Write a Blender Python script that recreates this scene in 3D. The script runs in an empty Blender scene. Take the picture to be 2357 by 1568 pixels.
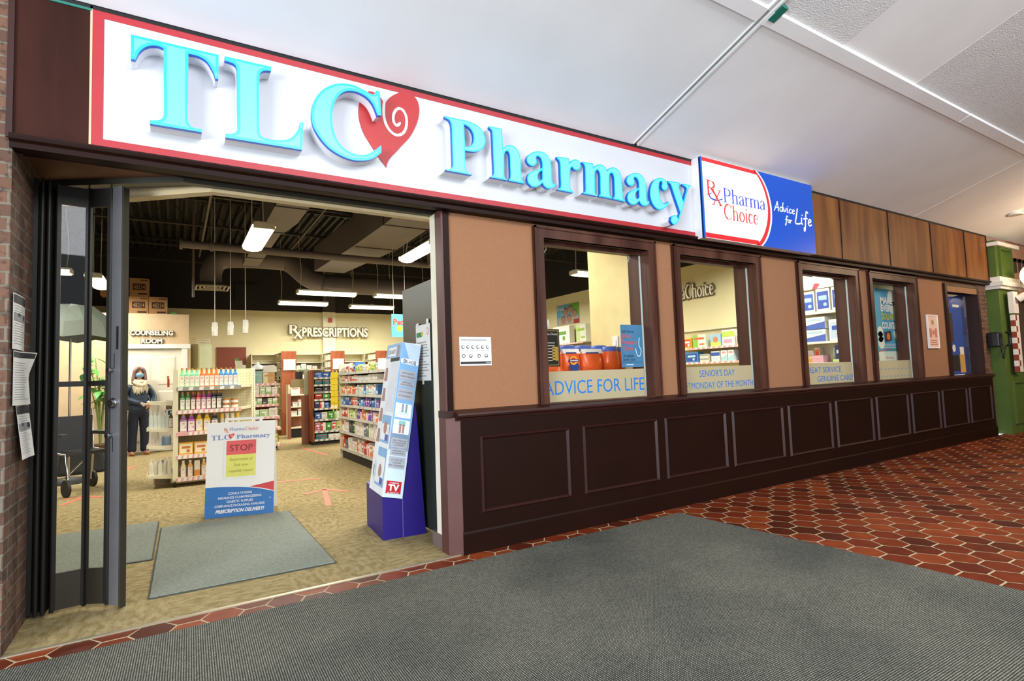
import bpy, math, random
from mathutils import Matrix, Vector
random.seed(11)
sc = bpy.context.scene
COL = sc.collection
PI = math.pi

# ---------------------------------------------------------------- camera
yaw, pitch, roll, FPX = 0.55215, 0.06301, -0.03502, 1262.0
_f = Vector((math.sin(yaw)*math.cos(pitch), math.cos(yaw)*math.cos(pitch), math.sin(pitch)))
_r0 = Vector((math.cos(yaw), -math.sin(yaw), 0)); _u0 = _r0.cross(_f)
_r = _r0*math.cos(roll)+_u0*math.sin(roll); _u = _u0*math.cos(roll)-_r0*math.sin(roll)
cam = bpy.data.cameras.new('camera'); camo = bpy.data.objects.new('camera', cam); COL.objects.link(camo)
cam.sensor_fit = 'HORIZONTAL'; cam.sensor_width = 36.0; cam.lens = FPX/2357*36
cam.clip_start = 0.05; cam.clip_end = 100
camo.matrix_world = Matrix(((_r.x, _u.x, -_f.x, 0), (_r.y, _u.y, -_f.y, -3.5306), (_r.z, _u.z, -_f.z, 1.24), (0, 0, 0, 1)))
sc.camera = camo

# ---------------------------------------------------------------- world, exposure, daylight and added fill lights of the mall
w = bpy.data.worlds.new('sky'); sc.world = w; w.use_nodes = True
bg = w.node_tree.nodes['Background']; bg.inputs[0].default_value = (0.88, 0.94, 1.0, 1); bg.inputs[1].default_value = 1.45
sc.view_settings.view_transform = 'Standard'; sc.view_settings.look = 'None'
sc.view_settings.exposure = 0.0; sc.view_settings.gamma = 1.0; sc.view_settings.use_curve_mapping = False
sc.cycles.use_denoising = True
sc.cycles.max_bounces = 7; sc.cycles.diffuse_bounces = 4; sc.cycles.glossy_bounces = 3
sc.cycles.transmission_bounces = 4; sc.cycles.transparent_max_bounces = 10
sc.cycles.sample_clamp_indirect = 6.0
sc.cycles.caustics_reflective = False; sc.cycles.caustics_refractive = False

def area(name, loc, aim, sx, sy, power, col=(1, 1, 1)):
    l = bpy.data.lights.new(name, 'AREA'); l.shape = 'RECTANGLE'; l.size = sx; l.size_y = sy; l.energy = power; l.color = col
    o = bpy.data.objects.new(name, l); COL.objects.link(o); o.location = loc
    o.rotation_euler = (Vector(aim)-Vector(loc)).to_track_quat('-Z', 'Y').to_euler()
    return o
area('daylight_entrance_doors', (-5.2, -5.2, 1.6), (0.6, -0.4, 2.6), 3.0, 2.6, 640, (0.88, 0.94, 1.0))
area('daylight_fill_behind', (3.5, -9.5, 5.2), (4.0, 0.0, 1.4), 7.0, 2.5, 860, (0.95, 0.97, 1.0))  # area light added behind the camera as unseen daylight fill
area('warm_fill_far', (11.2, -2.2, 3.1), (10.6, 0.0, 1.6), 0.5, 0.5, 60, (1.0, 0.72, 0.45))  # warm fill added for the far end, no fixture of its own

# ---------------------------------------------------------------- materials
def lin(h):
    h = h.lstrip('#')
    c = [int(h[i:i+2], 16)/255 for i in (0, 2, 4)]
    return tuple(x/12.92 if x <= .04045 else ((x+.055)/1.055)**2.4 for x in c)+(1,)
MATS = {}
def M(name, hexc='#808080', rough=.6, metal=0, emit=0, emitc=None, noise=(6, .06), bump=None, spec=.4, stretch=(1, 1, 1)):
    if name in MATS: return MATS[name]
    m = bpy.data.materials.new(name); m.use_nodes = True; nt = m.node_tree; b = nt.nodes['Principled BSDF']
    c = lin(hexc); b.inputs['Base Color'].default_value = c
    b.inputs['Roughness'].default_value = rough; b.inputs['Metallic'].default_value = metal
    b.inputs['Specular IOR Level'].default_value = spec
    if emit:
        b.inputs['Emission Color'].default_value = lin(emitc or hexc); b.inputs['Emission Strength'].default_value = emit
    if noise or bump:
        tc = nt.nodes.new('ShaderNodeTexCoord'); mp = nt.nodes.new('ShaderNodeMapping'); mp.inputs['Scale'].default_value = stretch
        nt.links.new(tc.outputs['Object'], mp.inputs[0])
    if noise:
        n = nt.nodes.new('ShaderNodeTexNoise'); n.inputs['Scale'].default_value = noise[0]; n.inputs['Detail'].default_value = 4
        nt.links.new(mp.outputs[0], n.inputs['Vector'])
        r = nt.nodes.new('ShaderNodeValToRGB'); a = noise[1]
        r.color_ramp.elements[0].position = .3; r.color_ramp.elements[1].position = .7
        r.color_ramp.elements[0].color = tuple(x*(1-a) for x in c[:3])+(1,)
        r.color_ramp.elements[1].color = tuple(min(1, x*(1+a)) for x in c[:3])+(1,)
        nt.links.new(n.outputs['Fac'], r.inputs[0]); nt.links.new(r.outputs[0], b.inputs['Base Color'])
    if bump:
        n2 = nt.nodes.new('ShaderNodeTexNoise'); n2.inputs['Scale'].default_value = bump[0]; n2.inputs['Detail'].default_value = 5
        nt.links.new(mp.outputs[0], n2.inputs['Vector'])
        bp = nt.nodes.new('ShaderNodeBump'); bp.inputs['Strength'].default_value = bump[1]; bp.inputs['Distance'].default_value = .01
        nt.links.new(n2.outputs['Fac'], bp.inputs['Height']); nt.links.new(bp.outputs[0], b.inputs['Normal'])
    MATS[name] = m
    return m
def node(nt, t, **k):
    n = nt.nodes.new(t)
    for a, v in k.items():
        if hasattr(n, a) and not a.startswith('i_'): setattr(n, a, v)
    return n
def glass_mat(name, tint, refl):
    m = bpy.data.materials.new(name); m.use_nodes = True; nt = m.node_tree; nt.nodes.clear()
    out = node(nt, 'ShaderNodeOutputMaterial'); mx = node(nt, 'ShaderNodeMixShader'); tr = node(nt, 'ShaderNodeBsdfTransparent'); gl = node(nt, 'ShaderNodeBsdfGlossy')
    tr.inputs[0].default_value = tint; gl.inputs['Roughness'].default_value = .02
    fr = node(nt, 'ShaderNodeFresnel'); fr.inputs['IOR'].default_value = 1.45
    mu = node(nt, 'ShaderNodeMath', operation='MULTIPLY'); mu.inputs[1].default_value = refl
    ge = node(nt, 'ShaderNodeNewGeometry'); iv = node(nt, 'ShaderNodeMath', operation='SUBTRACT'); iv.inputs[0].default_value = 1.0; nt.links.new(ge.outputs['Backfacing'], iv.inputs[1])
    m3 = node(nt, 'ShaderNodeMath', operation='MULTIPLY'); nt.links.new(fr.outputs[0], m3.inputs[0]); nt.links.new(iv.outputs[0], m3.inputs[1])
    nt.links.new(m3.outputs[0], mu.inputs[0]); nt.links.new(mu.outputs[0], mx.inputs[0])
    nt.links.new(tr.outputs[0], mx.inputs[1]); nt.links.new(gl.outputs[0], mx.inputs[2]); nt.links.new(mx.outputs[0], out.inputs[0])
    MATS[name] = m; return m
GLASS = glass_mat('clear_glass', (.96, .97, .95, 1), .7)
def frosted_mat():
    m = bpy.data.materials.new('frosted_film'); m.use_nodes = True; nt = m.node_tree; nt.nodes.clear()
    out = node(nt, 'ShaderNodeOutputMaterial'); mx = node(nt, 'ShaderNodeMixShader'); d = node(nt, 'ShaderNodeBsdfDiffuse'); t = node(nt, 'ShaderNodeBsdfTranslucent')
    d.inputs[0].default_value = lin('#bfb596'); t.inputs[0].default_value = lin('#d8cfae'); mx.inputs[0].default_value = .38
    n = node(nt, 'ShaderNodeTexNoise'); n.inputs['Scale'].default_value = 300
    bp = node(nt, 'ShaderNodeBump'); bp.inputs['Strength'].default_value = .05; nt.links.new(n.outputs['Fac'], bp.inputs['Height'])
    nt.links.new(bp.outputs[0], d.inputs['Normal'])
    nt.links.new(d.outputs[0], mx.inputs[1]); nt.links.new(t.outputs[0], mx.inputs[2]); nt.links.new(mx.outputs[0], out.inputs[0])
    MATS['frosted_film'] = m; return m
FROST = frosted_mat()
def brick_mat(name, c1, c2, mort):
    m = bpy.data.materials.new(name); m.use_nodes = True; nt = m.node_tree; b = nt.nodes['Principled BSDF']
    tc = node(nt, 'ShaderNodeTexCoord'); sp = node(nt, 'ShaderNodeSeparateXYZ'); ad = node(nt, 'ShaderNodeMath', operation='ADD'); cb = node(nt, 'ShaderNodeCombineXYZ')
    nt.links.new(tc.outputs['Object'], sp.inputs[0]); nt.links.new(sp.outputs[0], ad.inputs[0]); nt.links.new(sp.outputs[1], ad.inputs[1])
    nt.links.new(ad.outputs[0], cb.inputs[0]); nt.links.new(sp.outputs[2], cb.inputs[1])
    br = node(nt, 'ShaderNodeTexBrick'); br.inputs['Scale'].default_value = 1; br.inputs['Brick Width'].default_value = .2; br.inputs['Row Height'].default_value = .0677
    br.inputs['Mortar Size'].default_value = .0055; br.inputs['Mortar Smooth'].default_value = .1; br.inputs['Color1'].default_value = lin(c1); br.inputs['Color2'].default_value = lin(c2); br.inputs['Mortar'].default_value = lin(mort)
    nt.links.new(cb.outputs[0], br.inputs['Vector'])
    n = node(nt, 'ShaderNodeTexNoise'); n.inputs['Scale'].default_value = 28; n.inputs['Detail'].default_value = 6
    nt.links.new(tc.outputs['Object'], n.inputs['Vector'])
    rp = node(nt, 'ShaderNodeValToRGB'); rp.color_ramp.elements[0].position = .34; rp.color_ramp.elements[0].color = (.25, .22, .2, 1); rp.color_ramp.elements[1].position = .48; rp.color_ramp.elements[1].color = (1, 1, 1, 1)
    nt.links.new(n.outputs['Fac'], rp.inputs[0])
    mx = node(nt, 'ShaderNodeMixRGB', blend_type='MULTIPLY'); mx.inputs[0].default_value = .8
    nt.links.new(br.outputs['Color'], mx.inputs[1]); nt.links.new(rp.outputs[0], mx.inputs[2]); nt.links.new(mx.outputs[0], b.inputs['Base Color'])
    bp = node(nt, 'ShaderNodeBump'); bp.inputs['Strength'].default_value = .7; bp.inputs['Distance'].default_value = .008; bp.invert = True
    nt.links.new(br.outputs['Fac'], bp.inputs['Height']); nt.links.new(bp.outputs[0], b.inputs['Normal']); b.inputs['Roughness'].default_value = .85
    MATS[name] = m; return m
BRICK = brick_mat('rough_brown_brick', '#6a4a38', '#4c3427', '#6a6256')
def wood_mat(name, ca, cb_, scale=(9, 9, .9), rough=.45, spec=.2):
    m = bpy.data.materials.new(name); m.use_nodes = True; nt = m.node_tree; b = nt.nodes['Principled BSDF']
    tc = node(nt, 'ShaderNodeTexCoord'); mp = node(nt, 'ShaderNodeMapping'); mp.inputs['Scale'].default_value = scale
    n = node(nt, 'ShaderNodeTexNoise'); n.inputs['Scale'].default_value = 1; n.inputs['Detail'].default_value = 7; n.inputs['Distortion'].default_value = .4
    r = node(nt, 'ShaderNodeValToRGB'); r.color_ramp.elements[0].position = .32; r.color_ramp.elements[1].position = .68
    r.color_ramp.elements[0].color = lin(ca); r.color_ramp.elements[1].color = lin(cb_)
    nt.links.new(tc.outputs['Object'], mp.inputs[0]); nt.links.new(mp.outputs[0], n.inputs['Vector']); nt.links.new(n.outputs['Fac'], r.inputs[0]); nt.links.new(r.outputs[0], b.inputs['Base Color'])
    b.inputs['Roughness'].default_value = rough; b.inputs['Specular IOR Level'].default_value = spec
    MATS[name] = m; return m

# ---------------------------------------------------------------- mesh builder
_TX = {}
def text_geo(s, bold=0):
    k = (s, bold)
    if k not in _TX:
        c = bpy.data.curves.new('lettering_curve', 'FONT'); c.body = s; c.offset = bold; c.resolution_u = 3; c.fill_mode = 'FRONT'
        o = bpy.data.objects.new('lettering_curve', c); me = bpy.data.meshes.new_from_object(o)
        vs = [(v.co.x, v.co.y) for v in me.vertices]; fs = [tuple(p.vertices) for p in me.polygons]
        bpy.data.objects.remove(o); bpy.data.curves.remove(c); bpy.data.meshes.remove(me)
        xs = [v[0] for v in vs] or [0]
        _TX[k] = (vs, fs, min(xs), max(xs))
    return _TX[k]
def V3(a): return Vector(a)
class MB:
    def __init__(s, mat=None): s.v = []; s.f = []; s.mi = []; s.ms = []; s.sm = []; s.cur = 0; s.sharp = True
    def m(s, mat):
        if mat not in s.ms: s.ms.append(mat)
        s.cur = s.ms.index(mat); return s
    def add(s, vs, fs, smooth=False):
        o = len(s.v); s.v += [tuple(a) for a in vs]
        for f in fs: s.f.append(tuple(i+o for i in f)); s.mi.append(s.cur); s.sm.append(smooth)
        return s
    def box(s, x0, x1, y0, y1, z0, z1):
        x0, x1 = min(x0, x1), max(x0, x1); y0, y1 = min(y0, y1), max(y0, y1); z0, z1 = min(z0, z1), max(z0, z1)
        return s.add([(x0, y0, z0), (x1, y0, z0), (x1, y1, z0), (x0, y1, z0), (x0, y0, z1), (x1, y0, z1), (x1, y1, z1), (x0, y1, z1)],
                     [(0, 3, 2, 1), (4, 5, 6, 7), (0, 1, 5, 4), (1, 2, 6, 5), (2, 3, 7, 6), (3, 0, 4, 7)])
    def poly(s, *pts): return s.add(pts, [tuple(range(len(pts)))])
    def hexa(s, b, t):
        return s.add(list(b)+list(t), [(3, 2, 1, 0), (4, 5, 6, 7), (0, 1, 5, 4), (1, 2, 6, 5), (2, 3, 7, 6), (3, 0, 4, 7)])
    def cyl(s, p, q, r0, r1=None, n=12, caps=True):
        p, q = V3(p), V3(q); r1 = r0 if r1 is None else r1; d = (q-p).normalized()
        a = d.orthogonal().normalized(); b = d.cross(a); vs = []
        for c, r in ((p, r0), (q, r1)):
            for i in range(n):
                t = 2*PI*i/n; vs.append(c+a*(r*math.cos(t))+b*(r*math.sin(t)))
        s.add(vs, [(i, (i+1) % n, n+(i+1) % n, n+i) for i in range(n)], True)
        if caps: s.add(vs[:n], [tuple(range(n))[::-1]]); s.add(vs[n:], [tuple(range(n))])
        return s
    def tube(s, pts, r, n=8, caps=True):
        pts = [V3(p) for p in pts]; vs = []; prev = None; k = len(pts); rs = r if isinstance(r, (list, tuple)) else [r]*k
        for i, p in enumerate(pts):
            d = (pts[min(i+1, k-1)]-pts[max(i-1, 0)]).normalized()
            a = d.orthogonal().normalized() if prev is None else (prev-d*prev.dot(d)).normalized(); prev = a; b = d.cross(a)
            vs += [p+a*(rs[i]*math.cos(2*PI*j/n))+b*(rs[i]*math.sin(2*PI*j/n)) for j in range(n)]
        s.add(vs, [(i*n+j, i*n+(j+1) % n, (i+1)*n+(j+1) % n, (i+1)*n+j) for i in range(k-1) for j in range(n)], True)
        if caps: s.add(vs[:n], [tuple(range(n))[::-1]]); s.add(vs[-n:], [tuple(range(n))])
        return s
    def lathe(s, prof, c=(0, 0, 0), n=16, sx=1, sy=1):
        vs = []; k = len(prof)
        for r, z in prof: vs += [(c[0]+sx*r*math.cos(2*PI*j/n), c[1]+sy*r*math.sin(2*PI*j/n), c[2]+z) for j in range(n)]
        s.add(vs, [(i*n+j, i*n+(j+1) % n, (i+1)*n+(j+1) % n, (i+1)*n+j) for i in range(k-1) for j in range(n)], True)
        s.add(vs[:n], [tuple(range(n))[::-1]]); s.add(vs[-n:], [tuple(range(n))]); return s
    def ell(s, c, rx, ry, rz, n=14, k=8):
        prof = [(max(1e-4, math.sin(PI*i/k)), -math.cos(PI*i/k)*rz) for i in range(k+1)]
        return s.lathe([(r, z) for r, z in prof], c, n, rx, ry)
    def prism(s, poly, fn, a, b):     # fn(u, v, w) -> xyz ; extrude w from a to b
        n = len(poly); v0 = [fn(u, v, a) for u, v in poly]; v1 = [fn(u, v, b) for u, v in poly]
        s.add(v0, [tuple(range(n))]); s.add(v1, [tuple(range(n))[::-1]])
        return s.add(v0+v1, [(i, n+i, n+(i+1) % n, (i+1) % n) for i in range(n)])
    def text(s, t, size, o, u=(1, 0, 0), v=(0, 0, 1), al='C', bold=0, sx=1.0, w=None):
        vs, fs, x0, x1 = text_geo(t, bold); u, v, o = V3(u).normalized(), V3(v).normalized(), V3(o)
        if w: sx = w/((x1-x0)*size)
        sh = {'C': -(x0+x1)/2, 'L': -x0, 'R': -x1}[al]
        return s.add([o+u*((x+sh)*size*sx)+v*(y*size) for x, y in vs], fs)
    def ribbon(s, pts, ws, o, u=(1, 0, 0), v=(0, 0, 1), sc_=1.0, sx=1.0, rnd=0):
        u, v, o = V3(u).normalized(), V3(v).normalized(), V3(o); k = len(pts)
        s.lay = (getattr(s, 'lay', 0)+1) % 24; o = o+u.cross(v)*(.00022*s.lay)   # pen strokes lie one over the other
        if not isinstance(ws, (list, tuple)): ws = [ws]*k
        P = [Vector(p) for p in pts]; L = []; R = []
        for i in range(k):
            d = P[min(i+1, k-1)]-P[max(i-1, 0)]; d = d.normalized() if d.length else Vector((1, 0)); nn = Vector((-d.y, d.x))
            L.append(P[i]+nn*ws[i]/2); R.append(P[i]-nn*ws[i]/2)
        to = lambda p: o+u*(p.x*sc_*sx)+v*(p.y*sc_)
        s.add([to(p) for p in L]+[to(p) for p in R], [(i, k+i, k+i+1, i+1) for i in range(k-1)])
        if rnd:
            for e, wd in ((P[0], ws[0]), (P[-1], ws[-1])):
                s.add([to(e+Vector((math.cos(2*PI*j/10), math.sin(2*PI*j/10)))*wd/2) for j in range(10)], [tuple(range(10))])
        return s
    def disc(s, c, r, u=(1, 0, 0), v=(0, 0, 1), n=20, ry=None):
        c, u, v = V3(c), V3(u).normalized(), V3(v).normalized(); ry = ry or r
        return s.add([c+u*(r*math.cos(2*PI*i/n))+v*(ry*math.sin(2*PI*i/n)) for i in range(n)], [tuple(range(n))])
    def plate(s, o, u, v, x0, x1, y0, y1):
        o, u, v = V3(o), V3(u).normalized(), V3(v).normalized()
        return s.add([o+u*x0+v*y0, o+u*x1+v*y0, o+u*x1+v*y1, o+u*x0+v*y1], [(0, 1, 2, 3)])
    def build(s, name, mat=None, parent=None, bevel=0):
        me = bpy.data.meshes.new(name); me.from_pydata(s.v, [], s.f)
        ms = s.ms or [mat]
        for m in ms: me.materials.append(m)
        if len(ms) > 1: me.polygons.foreach_set('material_index', s.mi)
        me.polygons.foreach_set('use_smooth', s.sm); me.update()
        o = bpy.data.objects.new(name, me); COL.objects.link(o)
        if parent: o.parent = parent
        if bevel:
            b = o.modifiers.new('bevel', 'BEVEL'); b.width = bevel; b.segments = 2; b.limit_method = 'ANGLE'
        return o
def tag(o, label=None, cat=None, group=None, kind=None):
    if label: o['label'] = label
    if cat: o['category'] = cat
    if group: o['group'] = group
    if kind: o['kind'] = kind
    return o
def E(name, loc=(0, 0, 0), rz=0, label=None, cat=None, group=None, kind=None):
    o = bpy.data.objects.new(name, None); COL.objects.link(o); o.empty_display_size = .1
    o.location = loc; o.rotation_euler = (0, 0, rz); return tag(o, label, cat, group, kind)
def dup(root, loc, rz=None, label=None, group=None):
    r = root.copy(); COL.objects.link(r); r.location = loc
    if rz is not None: r.rotation_euler = (0, 0, rz)
    if label: r['label'] = label
    if group: r['group'] = group
    for ch in root.children:
        c = ch.copy(); COL.objects.link(c); c.parent = r
        for g in ch.children:
            d = g.copy(); COL.objects.link(d); d.parent = c
    return r
def smooth_poly(pts, n=5, ang=38):
    k = len(pts); P = [Vector(p) for p in pts]; out = []
    def corner(i):
        a = P[i]-P[i-1]; b = P[(i+1) % k]-P[i]
        return a.length == 0 or b.length == 0 or abs(a.angle(b)) > math.radians(ang)
    cs = [corner(i) for i in range(k)]
    for i in range(k):
        p1, p2 = P[i], P[(i+1) % k]; L = (p2-p1).length
        m1 = (p2-p1) if cs[i] else (p2-P[i-1]).normalized()*L
        m2 = (p2-p1) if cs[(i+1) % k] else (P[(i+2) % k]-p1).normalized()*L
        for j in range(n):
            t = j/n; h1 = 2*t**3-3*t*t+1; h2 = t**3-2*t*t+t; h3 = -2*t**3+3*t*t; h4 = t**3-t*t
            out.append(p1*h1+m1*h2+p2*h3+m2*h4)
    return [(p.x, p.y) for p in out]
def catmull(pts, n=5):
    P = [Vector(p) for p in pts]; out = []
    for i in range(len(P)-1):
        a, b, c, d = P[max(i-1, 0)], P[i], P[i+1], P[min(i+2, len(P)-1)]
        for j in range(n):
            t = j/n; out.append(b*(2*t**3-3*t*t+1)+(c-a)*.5*(t**3-2*t*t+t)+c*(3*t*t-2*t**3)+(d-b)*.5*(t**3-t*t))
    out.append(P[-1]); return [tuple(p) for p in out]
def outline_mesh(splines, depth, inset=0.0):         # filled outline (with holes) extruded by depth, in local x, y, z
    c = bpy.data.curves.new('outline_curve', 'CURVE'); c.dimensions = '2D'; c.fill_mode = 'BOTH'; c.extrude = depth/2; c.offset = inset
    for s_ in splines:
        sp = c.splines.new('POLY'); sp.points.add(len(s_)-1); sp.use_cyclic_u = True
        for p, q in zip(sp.points, s_): p.co = (q[0], q[1], 0, 1)
    o = bpy.data.objects.new('outline_curve', c); me = bpy.data.meshes.new_from_object(o)
    vs = [tuple(v.co) for v in me.vertices]; fs = [tuple(p.vertices) for p in me.polygons]
    bpy.data.objects.remove(o); bpy.data.curves.remove(c); bpy.data.meshes.remove(me)
    return vs, fs
ORD = ['first', 'second', 'third', 'fourth', 'fifth', 'sixth', 'seventh', 'eighth', 'ninth', 'tenth', 'eleventh', 'twelfth', 'thirteenth', 'fourteenth', 'fifteenth', 'sixteenth', 'seventeenth', 'eighteenth', 'nineteenth', 'twentieth', 'twenty-first', 'twenty-second', 'twenty-third', 'twenty-fourth', 'twenty-fifth', 'twenty-sixth', 'twenty-seventh', 'twenty-eighth', 'twenty-ninth', 'thirtieth']
XZ = lambda u, v, w: (u, w, v)      # facade plane, extrude along y
YZ = lambda u, v, w: (w, u, v)
XY = lambda u, v, w: (u, v, w)
# letter outlines of the shop sign, millimetres in the facade plane (x, z), one string per closed line
GLY = {
 'T': ['-206,3120 207,3125 205,2982 190,2979 182,3010 166,3043 146,3071 118,3086 91,3090 58,3088 57,2840 57,2714 61,2691 73,2676 93,2670 123,2672 123,2653 -119,2650 -119,2669 -89,2675 -70,2684 -60,2699 -56,2726 -57,2890 -59,3086 -85,3092 -116,3085 -144,3066 -167,3035 -179,3005 -186,2986 -205,2986'],
 'L': ['237,3126 485,3130 483,3103 454,3099 433,3087 422,3068 419,3038 418,2844 419,2714 428,2691 457,2684 502,2685 548,2693 592,2716 628,2766 648,2824 665,2826 655,2653 241,2647 241,2670 274,2676 294,2687 302,2710 303,2743 301,2899 300,3061 294,3085 279,3095 237,3100'],
 'C': ['1127,3144 1148,3146 1152,3060 1156,2981 1130,2976 1120,3001 1105,3036 1081,3068 1049,3089 1010,3101 966,3102 931,3092 900,3070 877,3043 857,3006 846,2968 839,2919 838,2875 844,2829 854,2788 873,2750 902,2718 940,2696 979,2687 1022,2690 1066,2705 1107,2737 1151,2779 1151,2729 1114,2694 1074,2668 1025,2653 974,2646 924,2651 871,2667 819,2694 776,2733 743,2777 722,2819 713,2871 716,2926 729,2979 752,3024 787,3068 829,3102 874,3126 924,3140 971,3143 1010,3136 1050,3124 1082,3113 1106,3112 1116,3117 1123,3127'],
 'heart': ['1213,3124 1205,3135 1192,3153 1180,3168 1159,3180 1134,3186 1111,3184 1085,3166 1064,3137 1047,3104 1038,3066 1035,3023 1039,2974 1052,2923 1072,2876 1098,2836 1134,2784 1163,2743 1219,2677 1223,2699 1237,2731 1257,2760 1288,2796 1333,2852 1388,2919 1430,2994 1457,3066 1468,3131 1463,3178 1445,3214 1414,3238 1369,3242 1324,3227 1279,3198 1244,3164 1222,3132'],
 'swirl': ['1213,3137 1209,3102 1207,3062 1210,3020 1223,2976 1248,2940 1278,2921 1306,2919 1339,2938 1362,2975 1370,3021 1368,3064 1354,3096 1335,3111 1315,3111 1295,3095 1279,3066 1274,3034 1277,3009 1288,2992 1301,2987 1314,2998 1326,3015'],
 'P': ['1615,3081 1714,3082 1805,3083 1875,3068 1921,3030 1941,2974 1931,2929 1901,2891 1854,2867 1807,2861 1768,2860 1767,2780 1768,2730 1779,2706 1801,2699 1820,2701 1819,2688 1613,2688 1613,2696 1644,2704 1662,2718 1667,2737 1667,2886 1666,3011 1660,3043 1643,3062 1615,3068', '1767,3051 1804,3040 1831,3012 1841,2971 1832,2927 1810,2901 1769,2888'],
 'h': ['1975,3083 2084,3088 2087,3012 2088,2939 2119,2964 2154,2975 2195,2969 2224,2943 2238,2904 2242,2838 2243,2776 2249,2728 2266,2704 2266,2695 2130,2696 2132,2706 2143,2724 2145,2812 2144,2891 2135,2918 2122,2924 2104,2910 2096,2887 2093,2803 2091,2724 2100,2704 2118,2700 2118,2696 1971,2697 1973,2703 1993,2716 2001,2735 2000,2865 1998,3047 1989,3062 1975,3070'],
 'a': ['2296,2892 2312,2924 2345,2951 2399,2973 2454,2976 2497,2956 2522,2914 2531,2860 2531,2805 2531,2754 2541,2736 2564,2744 2563,2730 2551,2712 2517,2694 2478,2691 2452,2705 2437,2726 2409,2703 2376,2685 2333,2683 2302,2705 2295,2739 2311,2778 2360,2813 2415,2836 2440,2850 2441,2891 2429,2924 2408,2935 2390,2930 2386,2917 2392,2891 2384,2867 2356,2849 2325,2848 2301,2866', '2439,2827 2408,2803 2395,2774 2400,2747 2416,2743 2436,2758'],
 'r': ['2588,2965 2710,2972 2710,2934 2741,2963 2782,2977 2817,2967 2831,2936 2814,2900 2783,2885 2752,2891 2738,2907 2723,2892 2716,2864 2712,2797 2709,2731 2717,2711 2740,2705 2739,2692 2582,2695 2582,2701 2605,2712 2614,2730 2615,2819 2615,2912 2607,2939 2588,2950'],
 'm': ['2847,2970 2963,2974 2963,2943 3000,2970 3050,2981 3094,2969 3111,2940 3151,2971 3203,2981 3248,2963 3271,2917 3276,2847 3277,2757 3285,2720 3304,2709 3302,2696 3163,2702 3166,2713 3181,2731 3185,2813 3185,2893 3176,2921 3159,2928 3141,2914 3134,2885 3127,2745 3136,2722 3154,2713 3154,2702 3009,2703 3009,2711 3025,2725 3027,2809 3030,2887 3021,2915 3007,2928 2987,2917 2976,2890 2971,2800 2969,2732 2975,2713 2992,2708 2991,2702 2839,2703 2839,2709 2859,2717 2866,2736 2869,2822 2872,2909 2866,2947 2847,2959'],
 'c': ['3844,2914 3837,2945 3812,2971 3762,2981 3710,2970 3657,2936 3622,2880 3606,2815 3616,2754 3648,2707 3696,2682 3755,2690 3809,2723 3851,2769 3833,2774 3796,2748 3764,2749 3737,2782 3725,2844 3724,2907 3740,2941 3764,2951 3768,2935 3757,2901 3773,2874 3802,2869 3830,2886'],
 'y': ['3849,2969 4009,2975 4008,2959 3988,2947 3993,2921 4039,2803 4094,2929 4080,2948 4039,2957 4040,2971 4153,2975 4149,2961 4121,2937 4048,2782 3984,2649 3952,2597 3913,2568 3879,2567 3853,2596 3864,2635 3905,2656 3941,2654 3954,2630 3987,2688 3961,2749 3922,2840 3887,2926 3873,2944 3848,2954'],
}
# ================================================================ the setting: mall hall
def st(o): return tag(o, kind='structure')
TILE = None
def tile_mat():
    m = bpy.data.materials.new('terracotta_tile'); m.use_nodes = True; nt = m.node_tree; b = nt.nodes['Principled BSDF']
    g = node(nt, 'ShaderNodeNewGeometry'); r = node(nt, 'ShaderNodeValToRGB')
    e = r.color_ramp.elements; e[0].position = 0; e[0].color = lin('#4a1d0f'); e[1].position = 1; e[1].color = lin('#8a3f1e')
    k = e.new(.5); k.color = lin('#6e2b15')
    nt.links.new(g.outputs['Random Per Island'], r.inputs[0])
    n = node(nt, 'ShaderNodeTexNoise'); n.inputs['Scale'].default_value = 9; n.inputs['Detail'].default_value = 5
    tc = node(nt, 'ShaderNodeTexCoord'); nt.links.new(tc.outputs['Object'], n.inputs['Vector'])
    mx = node(nt, 'ShaderNodeMixRGB', blend_type='OVERLAY'); mx.inputs[0].default_value = .55
    nt.links.new(r.outputs[0], mx.inputs[1]); nt.links.new(n.outputs['Fac'], mx.inputs[2]); nt.links.new(mx.outputs[0], b.inputs['Base Color'])
    b.inputs['Roughness'].default_value = .45; b.inputs['Specular IOR Level'].default_value = .14; return m
TILE = tile_mat()
GROUT = M('pale_grout', '#b8aa88', .9, noise=(20, .12))
fl = MB(GROUT); fl.m(GROUT).box(-6, 18, -10, 0.0, -.06, -.0012); fl.m(TILE)
for i in range(-18, 84):
    for j in range(-26, 1):
        x = 4.36-.0+.159*(i-27); y = -2.083+.2*(j+10)+(.1 if (i-27) % 2 else 0)
        if y > .1 or x > 17: continue
        if x < 3.3 and y < -.6: continue
        a, h, q = .1005, .094, .0505
        p = [(x-a, y), (x-q, y-h), (x+q, y-h), (x+a, y), (x+q, y+h), (x-q, y+h)]
        p = [(u, min(v, -.006)) for u, v in p]
        if max(v for _, v in p)-min(v for _, v in p) < .02: continue
        fl.poly(*[(u, v, 0) for u, v in p])
st(fl.build('floor'))
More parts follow.
